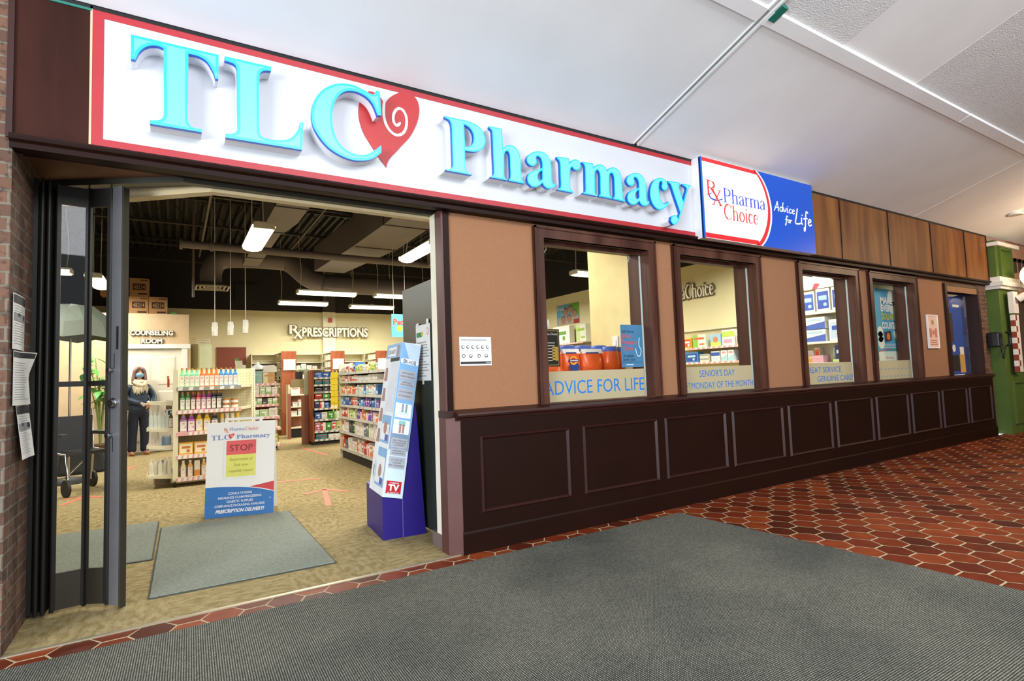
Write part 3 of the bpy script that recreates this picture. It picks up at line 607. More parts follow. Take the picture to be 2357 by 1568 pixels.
hand(mb, 'Advice', (5.45, YF-.002, 2.90), .105, .38, v=(.0, 0, 1)); hand(mb, 'for', (5.63, YF-.002, 2.79), .075, .13, fat=.12); hand(mb, 'Life', (5.815, YF-.002, 2.80), .16, .33, fat=.1)
mb.build('slogan_lettering', None, lb)
# ================================================================ display windows
WOODW = wood_mat('dark_window_wood', '#351b15', '#55362b', (6, 6, 1), .4)
BLUEL = M('blue_vinyl_lettering', '#1d6fc0', .5)
BLUEF = M('faded_blue_vinyl', '#7f93a8', .5)
TOPS = 2.34
def window(n, x0, x1, texts, colr):
    wn = st(E('window_%d' % n, ((x0+x1)/2, .07, 1.0))); a = (x1-x0)/2; h = TOPS-1.0
    t = .09; mb = MB()
    for sx in (-1, 1):
        mb.box(sx*a, sx*(a+t), -.035, .002, 0, h+t)
        mb.box(sx*(a+t-.018), sx*(a+t), -.045, -.03, 0, h+t)
    mb.box(-a, a, -.035, .002, h, h+t); mb.box(-a-t, a+t, -.045, -.03, h+t-.018, h+t)
    mb.build('casing', WOODW, wn)
    mb = MB()
    for sx in (-1, 1):
        mb.box(sx*a, sx*(a+.02), 0, .24, 0, h)
    mb.box(-a, a, -.03, .24, h, h+.02); mb.box(-a, a, -.03, .24, -.02, .004)
    mb.box(-a, a, .06, .1, h-.03, h)
    mb.build('jamb', WOODW, wn)
    MB().add([(-a+.004, .08, .004), (a-.004, .08, .004), (a-.004, .08, h-.004), (-a+.004, .08, h-.004)], [(0, 1, 2, 3)]).build('glass_pane', GLASS, wn)
    MB().box(a-.006, a-.001, .072, .09, .004, h-.004).build('edge_channel', M('pale_glass_edge', '#a9b8b6', .3), wn)
    mb = MB(); mb.box(-a+.006, a-.012, .0765, .0775, .006, .258); fm = mb.build('frosted_film', FROST, wn)
    mb = MB()
    for s_, size, cx, z, wd in texts: mb.text(s_, size, (cx-(x0+x1)/2, .0758, z-1.0), w=wd)
    mb.build('lettering', colr, fm)
    return wn
window(1, *OPEN[0], [('ADVICE FOR LIFE', .165, 3.115, 1.065, 1.12)], BLUEL)
window(2, *OPEN[1], [("SENIOR'S DAY", .092, 4.71, 1.157, .55), ('MONDAY OF THE MONTH', .092, 4.795, 1.04, .97), ('ST', .06, 4.265, 1.06, .07), ('1', .092, 4.20, 1.04, .03)], BLUEL)
window(3, *OPEN[2], [('GREAT SERVICE.', .095, 6.66, 1.14, .82), ('GENUINE CARE!', .095, 6.91, 1.033, .80)], BLUEL)
window(4, *OPEN[3], [('- - - -  - - - - -  - - - -', .2, 8.33, 1.1, 1.1), ('- - - -  - - - - - -', .2, 8.33, 1.0, .95)], BLUEF)
# poster case at the far end
wn = st(E('window_5', (10.54, .07, 1.0))); a = .56; h = TOPS-1.0
mb = MB()
for sx in (-1, 1): mb.box(sx*a, sx*(a+.07), -.035, .2, 0, h+.07)
mb.box(-a, a, -.035, .2, h+.03, h+.07); mb.build('casing', MAROON2, wn)
MB().box(-a, a, -.03, .0, h-.06, h+.03).build('valance', M('pale_wood_strip', '#80593a', .5), wn)
MB().box(-a, a, .13, .15, 0, h).build('back_panel', M('dark_blue_board', '#2c3663', .6), wn)
MB().add([(-a, .048, .01), (a, .048, .01), (a, .048, h-.02), (-a, .048, h-.02)], [(0, 1, 2, 3)]).build('glass_pane', GLASS, wn)
# display poster inside that case
RED_, BLU_ = M('poster_red', '#b3362f', .6), M('poster_blue', '#2a4a9c', .6)
p = E('display_poster', (10.54, .195, 1.0), 0, 'red and blue display poster inside the far case by the brick end', 'poster')
mb = MB(); O = (0, 0, 0); U, Vv = (1, 0, 0), (0, 0, 1)
mb.m(BLU_).box(-.545, .35, 0, .004, .01, 1.26)
mb.m(RED_).plate((0, -.001, 0), U, Vv, -.545, -.16, .86, 1.25); mb.m(M('poster_orange', '#c4603c', .6)).plate((0, -.0015, 0), U, Vv, -.545, -.2, 1.12, 1.25)
mb.m(M('poster_photo_dark', '#3b332f', .6)).plate((0, -.002, 0), U, Vv, -.5, -.02, .52, .98)
mb.m(M('poster_photo_skin', '#c39c8b', .6)).plate((0, -.003, 0), U, Vv, -.5, -.15, .52, .68); mb.disc((-.34, -.003, .7), .07)
mb.m(M('poster_red2', '#b8322e', .6)).plate((0, -.002, 0), U, Vv, -.53, -.15, .33, .5)
PW = M('poster_white', '#d9d7d2', .6); mb.m(PW)
for i in range(4): mb.plate((0, -.003, 0), U, Vv, -.5, -.2, .36+i*.035, .378+i*.035)
mb.plate((0, -.003, 0), U, Vv, .02, .26, 1.08, 1.12); mb.disc((-.05, -.003, .42), .06); mb.m(M('poster_green', '#7c8a3a', .6)).disc((-.2, -.004, 1.1), .09)
mb.m(M('poster_window', '#2a2620', .4)).plate((0, -.002, 0), U, Vv, -.5, .12, .06, .31); mb.m(PW).plate((0, -.003, 0), U, Vv, -.46, -.25, .08, .24)
mb.m(M('poster_tan', '#c79a4e', .6)).plate((0, -.002, 0), U, Vv, .14, .33, .03, .32); mb.m(PW).plate((0, -.003, 0), U, Vv, .16, .31, .32, .44)
mb.build('print', None, p)

# ---------------------------------------------------------------- papers and small things on the front wall
PAPER = M('white_paper', '#dcdcd8', .7, noise=(3, .02)); INK = M('black_ink', '#2a2a2c', .7); GINK = M('grey_ink', '#8d8f90', .7)
def paper_face(mb, w_, h_, rows, o=(0, 0, 0), u=(1, 0, 0), v=(0, 0, 1), seed=1, x0=.08, x1=.92):
    rg = random.Random(seed); mb.m(GINK)
    for i in range(rows):
        z = h_*(.9-.8*i/max(1, rows-1)); mb.plate(o, u, v, w_*x0, w_*(x0+(x1-x0)*rg.uniform(.6, 1)), z, z+h_*.018)
n = E('posted_notice', (1.765, .066, 1.32), 0, 'landscape white notice with rows of round icons left of the first window', 'notice')
MB().box(0, .265, 0, .002, 0, .212).build('sheet', PAPER, n)
mb = MB(); O = (0, -.001, 0); mb.m(INK).plate(O, U, Vv, .006, .26, .012, .03); mb.plate(O, U, Vv, .01, .225, .187, .191)
for i in range(6): mb.m(INK).disc((.028+.041*i, -.001, .137), .0135, n=14); mb.m(PAPER).disc((.028+.041*i+.002, -.0015, .138), .0095, n=12)
for i, x in enumerate((.032, .09, .16, .22)): mb.m(INK).disc((x, -.001, .072), .014, n=14); mb.m(PAPER).disc((x, -.0015, .071+.003*(i % 2)), .009, n=12)
mb.m(GINK).text('REDUCE THE SPREAD OF COVID-19', .009, (.012, -.001, .174), al='L'); mb.text('WASH YOUR HANDS', .009, (.012, -.001, .163), al='L')
for i in range(6): mb.plate(O, U, Vv, .016+.041*i, .04+.041*i, .108, .111)
mb.m(PAPER).text('Canada', .014, (.235, -.0015, .0165))
mb.build('print', None, n)
n = E('framed_notice', (9.43, .05, 1.415), 0, 'narrow white framed pink notice between the fourth window and the far poster case', 'notice')
mb = MB(); mb.box(-.17, .17, -.008, .015, 0, .014).box(-.17, .17, -.008, .015, .476, .49).box(-.17, -.155, -.008, .015, .014, .476).box(.155, .17, -.008, .015, .014, .476); mb.build('frame', WHITE, n)
mb = MB(); mb.m(M('pink_print', '#d8b4a2', .6)).box(-.155, .155, 0, .012, .014, .476); mb.m(M('pink_block', '#b9705c', .6)).plate((0, -.001, 0), U, Vv, -.12, -.05, .16, .29); mb.plate((0, -.001, 0), U, Vv, .05, .12, .16, .29); mb.disc((0, -.001, .23), .035); mb.m(M('olive_print', '#8d8a4e', .6)).disc((0, -.001, .38), .04); mb.m(M('pink_block', '#b9705c'))
for i in range(3): mb.plate((0, -.001, 0), U, Vv, -.11, .11, .05+.03*i, .062+.03*i)
mb.build('print', None, n)
# notices taped one below the other on the brick return (plane x = -0.69)
def curled(name, label, y0, y1, z0, z1, curl, seed, dark=.1):
    nn = E(name, (-.686, y0, z0), 0, label, 'notice', 'paper notices on the brick return'); w_ = y1-y0; h_ = z1-z0
    nx, nz = 8, 10; vs = []
    for j in range(nz+1):
        for i in range(nx+1):
            s_, t_ = i/nx, j/nz; lift = .004+curl(s_, t_); vs.append((lift, s_*w_, t_*h_))
    fs = [(j*(nx+1)+i, j*(nx+1)+i+1, (j+1)*(nx+1)+i+1, (j+1)*(nx+1)+i) for j in range(nz) for i in range(nx)]
    mb = MB(); mb.m(PAPER).add(vs, fs, True)
    mb.build('sheet', None, nn)
    mb = MB(); rg = random.Random(seed)
    def bar(s0, s1, t0, t1, mat):
        mb.m(mat); k = 4
        p = []
        for q in range(k+1):
            s_ = s0+(s1-s0)*q/k
            for t_ in (t0, t1): p.append((.0055+curl(s_, t_), s_*w_, t_*h_))
        mb.add(p, [(2*q, 2*q+2, 2*q+3, 2*q+1) for q in range(k)])
    bar(.03, .97, .9-dark+.03, .98, INK)
    for i in range(16): bar(.1, rg.uniform(.6, .92), .78-i*.045, .787-i*.045, GINK)
    if dark > .08: bar(.08, .92, .52, .66, GINK); bar(.3, .5, .6, .66, INK); bar(.75, .92, .56, .65, INK)
    mb.build('print', None, nn)
curled('taped_notice', 'upper paper notice with dark heading taped to the brick return', .04, .285, 1.455, 1.735, lambda s, t: .006*math.sin(3*s), 3)
curled('taped_notice', 'middle paper notice with a curling upper corner on the brick return', .07, .35, 1.175, 1.45, lambda s, t: .05*max(0, s-.5)*max(0, t-.55)*4+.02*(1-t)*s, 4, .05)
curled('taped_notice', 'lowest paper notice hanging forward from the brick return', .135, .37, .90, 1.175, lambda s, t: .03*(1-t)+.02*max(0, s-.6), 5)
# ================================================================ folding glass closure, folded open at the left
BRONZE = M('dark_bronze_frame', '#1c1a17', .5, .3); BRONZE2 = M('bronze_kick_plate', '#3a352d', .45, .4); STEELG = M('grey_anodised_stile', '#7d7c80', .4, .5)
CHROME = M('chrome', '#c9c9cc', .18, 1.0, noise=None); SLOT = M('black_slot', '#0f0f10', .6)
fd = E('folding_door', (0, 0, 0), 0, 'dark bronze folding glass door folded open against the left brick pier', 'door')
def leaf(A, B, name='door_leaf', zb=.03, zt=2.43, fw=.016, glass=(.228, 2.32), mid=(1.262, 1.292)):
    A, B = Vector((*A, 0)), Vector((*B, 0)); d = (B-A); L = d.length; d = d/L; nn = Vector((-d.y, d.x, 0)); mb = MB(); t = .011
    def bx(m, s0, s1, z0, z1, tt=t):
        m.hexa([A+d*s0-nn*tt+Vector((0, 0, z0)), A+d*s1-nn*tt+Vector((0, 0, z0)), A+d*s1+nn*tt+Vector((0, 0, z0)), A+d*s0+nn*tt+Vector((0, 0, z0))],
               [A+d*s0-nn*tt+Vector((0, 0, z1)), A+d*s1-nn*tt+Vector((0, 0, z1)), A+d*s1+nn*tt+Vector((0, 0, z1)), A+d*s0+nn*tt+Vector((0, 0, z1))])
    bx(mb, 0, fw, zb, zt); bx(mb, L-fw, L, zb, zt)
    bx(mb, fw, L-fw, glass[1], zt, .007); bx(mb, fw, L-fw, mid[0], mid[1], .007)
    fo = mb.build(name, BRONZE, fd)
    m2 = MB(); bx(m2, fw, L-fw, zb, glass[0], .007); m2.build('kick_plate', BRONZE2, fo)
    m3 = MB()
    for z0, z1 in ((glass[0], mid[0]), (mid[1], glass[1])): m3.add([A+d*fw+Vector((0, 0, z0)), A+d*(L-fw)+Vector((0, 0, z0)), A+d*(L-fw)+Vector((0, 0, z1)), A+d*fw+Vector((0, 0, z1))], [(0, 1, 2, 3)])
    m3.build('glass_pane', GLASS, fo)
    # hinge tube
    m4 = MB(); m4.cyl(B+Vector((0, 0, zb-.01)), B+Vector((0, 0, zt+.005)), .011, n=10); m4.cyl(B+Vector((0, 0, zt+.005)), B+Vector((0, 0, zt+.03)), .004, n=8); m4.build('hinge_tube', BRONZE, fo)
    return fo
pts = [(-.672, .52), (-.660, .63), (-.646, .47), (-.630, .61), (-.614, .46), (-.597, .59), (-.578, .475), (-.437, .49), (-.325, .425)]
for i, (a, b) in enumerate(zip(pts, pts[1:])): leaf(a, b, fw=.05 if i < 6 else .016)
MB().box(-.689, -.668, .49, .72, .02, 2.46).build('wall_channel', BRONZE, fd)
mb = MB(); mb.prism([(-.325, .425), (-.27, .362), (-.247, .385), (-.30, .45)], XY, .02, 2.44); ls = mb.build('lead_stile', STEELG, fd); ls['label'] = 'grey metal leading stile with lock'
mb = MB(); mb.prism([(-.268, .360), (-.262, .356), (-.235, .382), (-.243, .390)], XY, .005, 2.43); mb.build('edge_strip', M('dark_edge_strip', '#3c3930', .4, .4), ls)
du = Vector((.055, -.063, 0)).normalized(); dn = Vector((-.063, -.055, 0)).normalized(); base = Vector((-.2975, .3935, 0))
def onst(s, z, off=.001): return base+du*s+dn*off+Vector((0, 0, z))
mb = MB(); mb.plate(onst(0, 0), du, (0, 0, 1), .008, .026, 1.47, 1.605); mb.plate(onst(0, 0), du, (0, 0, 1), -.008, -.003, 1.36, 1.445); mb.plate(onst(0, 0), du, (0, 0, 1), -.014, -.009, .88, .96); mb.build('pull_slot', SLOT, ls)
mb = MB(); mb.cyl(onst(0, 1.159), onst(0, 1.159, .012), .03, n=20); mb.cyl(onst(0, 1.159, .012), onst(0, 1.159, .03), .023, .021, n=20); mb.build('lock_cylinder', CHROME, ls)
for z, s_ in ((1.35, -.018), (.974, -.022)):
    mb = MB(); mb.cyl(onst(s_, z), onst(s_, z, .02), .006, n=10); mb.cyl(onst(s_, z, .02), onst(s_, z, .032), .014, n=14); mb.build('knob', CHROME, ls)

# open steel door leaf at the right of the entrance
STEELB = M('dark_green_steel', '#323832', .35, .2, noise=(3, .12))
sd = E('steel_door_leaf', (1.745, .41, .03), 0, 'tall dark steel door leaf standing open just inside the right jamb', 'door')
MB().box(0, .045, 0.02, .75, 0, 2.0).build('leaf', STEELB, sd)
mb = MB(); mb.box(-.006, .05, -.004, .022, 0, 2.0); eo = mb.build('edge_guard', M('black_edge_guard', '#17181a', .4, .3), sd)
for z in (.25, .55, .85, 1.4, 1.9): MB().cyl((-.0065, .008, z), (-.009, .008, z), .006, n=8).build('screw', CHROME, eo)
n = E('door_notice', (1.7385, .535, 1.22), 0, 'long white paper notice with green heading taped to the steel door leaf', 'notice')
mb = MB(); mb.m(PAPER).box(-.002, 0, 0, .30, 0, .46); mb.build('sheet', None, n)
mb = MB(); mb.m(M('green_heading', '#2f7d4c', .6)).plate((-.003, 0, 0), (0, -1, 0), (0, 0, 1), -.285, -.17, .36, .40); mb.m(M('yellow_heading', '#c9b83a', .6)).disc((-.0035, .16, .385), .02, (0, 1, 0))
mb.m(M('red_ring', '#b8383e', .6)).disc((-.003, .05, .40), .022, (0, 1, 0), ry=.03); mb.m(PAPER).disc((-.004, .05, .40), .016, (0, 1, 0), ry=.024)
rg = random.Random(5); mb.m(GINK)
for i in range(13): mb.plate((-.003, 0, 0), (0, -1, 0), (0, 0, 1), -.27, -.27+.24*rg.uniform(.5, 1), .31-i*.023, .318-i*.023)
mb.build('print', None, n)
for t_ in ((.23, .29, .44, .48), (.02, .07, .45, .50), (.14, .18, -.03, .01)): MB().box(-.0035, -.003, *t_).build('tape', M('clear_tape', '#cfd0cf', .3), n)
# ================================================================ overhead: lamps, ducts, pipes
TUBEL = M('lit_tube_diffuser', '#fff7e2', .4, emit=3.2, emitc='#fff2d2', noise=None)
ENAM = M('white_enamel', '#d8d4c4', .4)
WARM = (1.0, .97, .87)
def lamp(x, y, z, rz, label, L=1.2, ctop=4.6, power=80, wdt=.26):
    e = E('fluorescent_fixture', (x, y, z), rz, label, 'ceiling light', 'hanging fluorescent fixtures')
    a = L/2; b = wdt/2
    mb = MB(); mb.prism([(-b*.8, .045), (-b*.62, .085), (b*.62, .085), (b*.8, .045)], lambda u, v, w: (w, u, v), -a, a)
    for s in (-1, 1): mb.box(s*a-.012, s*a+.012, -b*.9, b*.9, .0, .075)
    mb.box(-.03, .03, -.04, .04, .085, .11); mb.build('housing', ENAM, e)
    mb = MB(); mb.prism([(-b, .044), (-b*.92, .012), (-b*.55, -.018), (0, -.028), (b*.55, -.018), (b*.92, .012), (b, .044)], lambda u, v, w: (w, u, v), -a+.012, a-.012); mb.build('diffuser', TUBEL, e)
    for s in (-1, 1):
        hz = ctop-z
        MB().tube(catmull([(s*a*.9, 0, .085), (s*a*.9+.02, .01, hz*.33), (s*a*.9-.02, 0, hz*.66), (s*a*.9, 0, hz)], 4), .006, 6).build('hanging_cord', M('white_cord', '#bdb7a6', .6), e)
    l = bpy.data.lights.new('tube_light', 'AREA'); l.shape = 'RECTANGLE'; l.size = L*.95; l.size_y = wdt*.9; l.energy = power; l.color = WARM
    o = bpy.data.objects.new('tube_light', l); COL.objects.link(o); o.location = (x, y, z-.04); o.rotation_euler = (0, 0, rz)
    return e
lamp(.90, 4.05, 3.08, PI/2, 'bright wide fluorescent fixture hanging nearest the entrance, seen end on')
lamp(3.09, 3.98, 3.08, PI/2, 'fluorescent fixture hanging close beside the right door jamb', ctop=3.5)
lamp(2.76, 8.40, 3.09, 0, 'fluorescent fixture hanging above the word PRESCRIPTIONS, higher of the left pair')
lamp(4.38, 8.36, 3.09, 0, 'fluorescent fixture hanging highest at right, partly behind the steel door leaf')
lamp(2.60, 10.1, 3.09, 0, 'fluorescent fixture hanging lower left, before the pale wall column', 1.1)
lamp(4.33, 10.35, 3.09, 0, 'fluorescent fixture hanging lowest at right, over the third brown shelf end', 1.12)
lamp(6.95, 4.5, 3.08, 0, 'fluorescent fixture seen through the first window')
lamp(2.95, 1.75, 3.12, 0, 'added unseen fluorescent fixture behind the bulkhead, lighting the pale column', power=60)  # fixture added out of view to brighten the pale column
lamp(-1.9, 4.6, 3.08, PI/2, 'fluorescent fixture seen through the folding door glass, nearer one')
lamp(-2.0, 7.4, 3.08, 0, 'fluorescent fixture seen through the folding door glass, farther one')
lamp(7.0, 8.3, 3.09, 0, 'fluorescent fixture over the far right part of the shop')
lamp(7.9, 1.9, 3.2, PI/2, 'fluorescent fixture over the shelves behind the third window', power=70)
lamp(5.2, 2.2, 3.2, PI/2, 'fluorescent fixture hanging behind the first two windows', power=60)
lamp(-1.15, 8.25, 3.08, PI/2, 'fluorescent fixture before the counselling room, behind the folding door', power=70)

DUCT = M('painted_duct', '#6f6664', .5, .2, noise=(2, .08)); DUCTD = M('dark_duct_seam', '#4a403a', .5, .2)
def duct(name, label, segs, seams):
    e = E(name, (0, 0, 0), 0, label, 'duct')
    mb = MB()
    for (x0, x1, y0, y1, z0, z1), (X0, X1, Y0, Y1, Z0, Z1) in segs: mb.hexa([(x0, y0, z0), (x1, y0, z0), (X1, Y1, Z0), (X0, Y1, Z0)], [(x0, y0, z1), (x1, y0, z1), (X1, Y1, Z1), (X0, Y1, Z1)])
    mb.build('trunk', DUCT, e)
    for x0, x1, y, z0, z1 in seams: MB().box(x0-.012, x1+.012, y-.012, y+.012, z0-.012, z1+.012).build('seam', DUCTD, e)
q = lambda a, b: (a, b)
duct('supply_duct', 'long rectangular duct running back above the first hanging lamp',
     [q((1.14, 1.56, .6, 5.0, 3.62, 4.1), (1.14, 1.56, .6, 5.0, 3.62, 4.1)), q((1.14, 1.56, 5.0, 5.8, 3.62, 4.1), (1.16, 1.50, 5.0, 5.8, 3.66, 4.1)), q((1.16, 1.46, 5.8, 8.7, 3.66, 4.1), (1.16, 1.46, 5.8, 8.7, 3.66, 4.1))],
     [(1.14, 1.56, 3.9, 3.62, 4.1), (1.14, 1.56, 4.25, 3.62, 4.1), (1.16, 1.5, 5.8, 3.66, 4.1), (1.16, 1.46, 7.9, 3.66, 4.1)])
duct('return_duct', 'wide rectangular duct with a stepped side at the upper right of the shop',
     [q((2.65, 3.35, .6, 4.3, 3.55, 4.15), (2.65, 3.35, .6, 4.3, 3.55, 4.15)), q((2.65, 3.35, 4.3, 5.6, 3.55, 4.15), (2.55, 3.3, 4.3, 5.6, 3.5, 4.15)), q((2.55, 3.3, 5.6, 8.0, 3.5, 4.0), (2.42, 3.02, 5.6, 8.0, 3.5, 4.0))],
     [(2.65, 3.35, 4.3, 3.55, 4.15), (2.6, 3.3, 5.6, 3.5, 4.15), (2.5, 3.15, 6.8, 3.5, 4.0)])
mb = MB(); mb.tube(catmull([(.62, 9.0, 3.3), (.62, 9.0, 3.55), (.75, 9.0, 3.78), (1.1, 9.0, 3.86), (1.9, 8.95, 3.86), (2.15, 8.9, 3.78), (2.45, 8.8, 3.5), (2.75, 8.75, 3.4), (3.1, 8.75, 3.38), (6.5, 8.75, 3.38)], 5), .2, 16)
rd = mb.build('round_duct', DUCT); tag(rd, 'round duct bending down to run across above the rear hanging lamps', 'duct')
df = E('air_diffuser', (.64, 9.0, 3.2), 0, 'square white ceiling air diffuser on the end of the round duct', 'air diffuser')
mb = MB()
for k in range(4):
    a = .3-.07*k; z = .0+.015*k; t = .03
    mb.box(-a, a, -a, -a+t, z, z+.02).box(-a, a, a-t, a, z, z+.02).box(-a, -a+t, -a+t, a-t, z, z+.02).box(a-t, a, -a+t, a-t, z, z+.02)
mb.build('louvre', M('pale_diffuser', '#b5aa9c', .5), df)
MB().box(-.26, .26, -.26, .26, .06, .09).build('plenum', BLK, df)
tag(MB().tube([(.07, 5.95, 3.38), (4.3, 6.05, 3.38)], .06, 14).cyl((.05, 5.95, 3.38), (.09, 5.95, 3.38), .085, n=16).cyl((.45, 5.955, 3.38), (.5, 5.955, 3.38), .075, n=14).cyl((.47, 5.955, 3.38), (.47, 5.955, 4.6), .01).build('drain_pipe', DUCT),
    'long horizontal painted pipe crossing under the ducts', 'pipe')
tag(MB().box(4.05, 4.7, 5.2, 6.0, 3.35, 3.62).build('duct_box', M('duct_box_paint', '#85766a', .5)), 'small boxed duct section behind the right door jamb lamp', 'duct')
JO = M('dark_steel_joist', '#39322d', .5, .3)
for i, y in enumerate((2.2, 4.0, 5.8, 7.6, 9.4, 11.0)):
    j = E('roof_joist', (0, y, 4.1), 0, 'dark open web roof joist, %s from the shopfront' % ORD[i], 'roof joist', 'open web roof joists')
    MB().box(-4, 9.1, -.03, .03, 0, .03).build('bottom_chord', JO, j); MB().box(-4, 9.1, -.03, .03, .47, .5).build('top_chord', JO, j)
    mb = MB(); x = -4
    while x < 9: mb.tube([(x, 0, .03), (x+.3, 0, .47)], .008, 5).tube([(x+.3, 0, .47), (x+.6, 0, .03)], .008, 5); x += .6
    mb.build('web', JO, j)
CON = M('grey_conduit', '#6b6259', .5, .3)
for i, (p0, p1, lb_) in enumerate([((.25, 6.8, 2.7), (.25, 6.8, 4.6), 'thin vertical conduit dropping by the dark left upper wall'), ((.42, 4.6, 3.9), (.42, 9.3, 3.9), 'thin conduit running back under the roof deck at left'),
        ((2.05, 3.0, 4.0), (2.05, 9.0, 4.0), 'conduit running back between the two rectangular ducts')]):
    tag(MB().tube([p0, p1], .018, 8).build('conduit', CON), lb_, 'conduit')
for i, (x, yy, z0, z1) in enumerate([(.54, 6.4, 2.03, 2.235), (.765, 6.4, 2.045, 2.25), (.985, 6.4, 2.08, 2.285)]):
    e = E('pendant_lamp', (x, yy, z0), 0, ['leftmost', 'middle', 'rightmost'][i]+' of the three slim clear glass pendants hanging over the counter', 'pendant lamp', 'slim glass pendants over the counter')
    L = .215; mb = MB(); mb.lathe([(.04, 0), (.042, .01), (.042, L), (.02, L+.008), (.0001, L+.01)], n=14); mb.build('glass_shade', M('pendant_glass', '#e6e2d6', .15, emit=.12, emitc='#fff3d6'), e)
    MB().tube([(0, 0, L), (0, 0, 4.6-z0)], .006, 6).build('rod', M('pendant_rod', '#cfc8b6', .4), e)
tag(MB().box(1.31, 1.84, 12.16, 12.199, 3.42, 3.86).build('wall_vent', M('black_vent', '#161414', .6)), 'square black vent on the dark upper back wall', 'vent')

# ---------------------------------------------------------------- raised lettering
OLIVE = M('olive_letter_edge', '#6b5c33', .5); LETW = M('white_letter_face', '#efead8', .4)
def raised(name, label, loc, rz, lines, rxw=None):
    e = E(name, loc, rz, label, 'sign')
    for s_, size, x, z, wd in lines:
        b = MB(); f = MB()
        for k in range(4): b.text(s_, size, (x, -.008-k*.006, z), w=wd*1.0+.02, bold=.09)
        f.text(s_, size, (x, -.034, z), w=wd, bold=.035); b.build('letter_backing', OLIVE, e); f.build('letter_face', LETW, e)
    if rxw:
        b = MB(); f = MB()
        for k in range(4): rx(b, (rxw[0]-.01, -.008-k*.006, rxw[1]-.01), rxw[2]+.02, rxw[3]+.02, fat=3.2)
        rx(f, (rxw[0], -.034, rxw[1]), rxw[2], rxw[3], fat=1.9); b.build('symbol_backing', OLIVE, e); f.build('symbol_face', LETW, e)
    return e
raised('wall_sign', 'raised white PRESCRIPTIONS lettering on the yellow back wall', (2.6, 12.07, 2.4), 0, [('PRESCRIPTIONS', .34, 1.23, .09, 1.80)], (.0, .03, .36, .36))
raised('wall_sign', 'raised cream COUNSELING ROOM lettering over the white door', (-.385, 9.19, 2.1), 0, [('COUNSELING', .128, 0, .16, .70), ('ROOM', .128, 0, 0, .34)])
tag(MB().box(3.63, 3.73, 12.03, 12.08, 2.88, 3.0).build('fire_alarm', M('red_alarm_box', '#b23a35', .4)), 'small red fire alarm box above the PRESCRIPTIONS sign', 'fire alarm')

# cartons stacked on the counselling room roof
KRAFT = M('kraft_carton', '#9a7046', .8, noise=(6, .08)); KINK = M('carton_print', '#2a1c12', .8)
for i, (x, z, lb_) in enumerate([(-.60, 3.035, 'kraft carton printed 48214 on top of the pile over the counselling room'), (-1.06, 3.035, 'kraft carton on the upper row, left beside the topmost 48214 carton'), (-.29, 2.68, 'kraft carton printed 48214 at the right end of the lower row'), (-.61, 2.68, 'kraft carton printed 48214 in the middle of the lower row'), (-.93, 2.68, 'kraft carton at the left of the lower row, half behind the door stile')]):
    e = E('carton', (x, 9.32, z), 0, lb_, 'carton', 'printed cartons on the counselling room')
    MB().box(-.155, .155, 0, .4, 0, .35).build('box', KRAFT, e)
    mb = MB(); mb.m(KINK).box(-.105, .105, -.002, 0, .12, .245); mb.m(KRAFT).text('48214', .125, (0, -.0035, .137), w=.185, bold=.01); mb.m(KINK)
    for k in range(5): mb.plate((0, -.001, 0), (1, 0, 0), (0, 0, 1), .02+.024*k, .036+.024*k, .30, .325)
    mb.plate((0, -.001, 0), (1, 0, 0), (0, 0, 1), -.02, .13, .03, .06); mb.build('print', None, e)
tag(MB().box(-.08, .02, 9.25, 9.5, 2.68, 2.72).build('green_packet', M('green_packet', '#3f8a3a', .6)), 'small green packet on the ledge right of the 48214 cartons', 'packet')
# ================================================================ shop fixtures and goods
FIXC = M('cream_shelf_enamel', '#e0d8b8', .45, noise=(4, .04)); HOLE = M('shelf_hole', '#4e4428', .8)
STRIPG = M('grey_price_strip', '#9d9a90', .5); STRIPP = M('pink_price_strip', '#e2a4a0', .5); TAGW = M('white_price_tag', '#e9e6dc', .6)
CHERRY = wood_mat('cherry_laminate', '#814128', '#a0603c', (6, 6, .9), .4); CHERRYD = wood_mat('dull_laminate', '#8a5a48', '#9c6a54', (5, 5, .9), .45)  # second laminate is greyer and less red than the cherry one
BLACKK = M('black_kick_base', '#1c1a18', .6)
PEG = M('pegboard', '#cfc49e', .6)
def strip(mb, x0, x1, y, z, h, pitch, base, skew=.0, cover=.5, seed=1):
    rg = random.Random(seed); mb.m(base).box(x0, x1, y-.006, y, z, z+h); mb.m(TAGW); x = x0+.01
    while x < x1-pitch*.6:
        if rg.random() < .93: mb.add([(x, y-.008, z+.003), (x+pitch*cover, y-.008, z+.003), (x+pitch*cover+skew, y-.008, z+h-.003), (x+skew, y-.008, z+h-.003)], [(0, 1, 2, 3)])
        x += pitch
def col(*hx): return [M('pack_'+h, '#'+h, .45, noise=(9, .05)) for h in hx]
_PM = {}
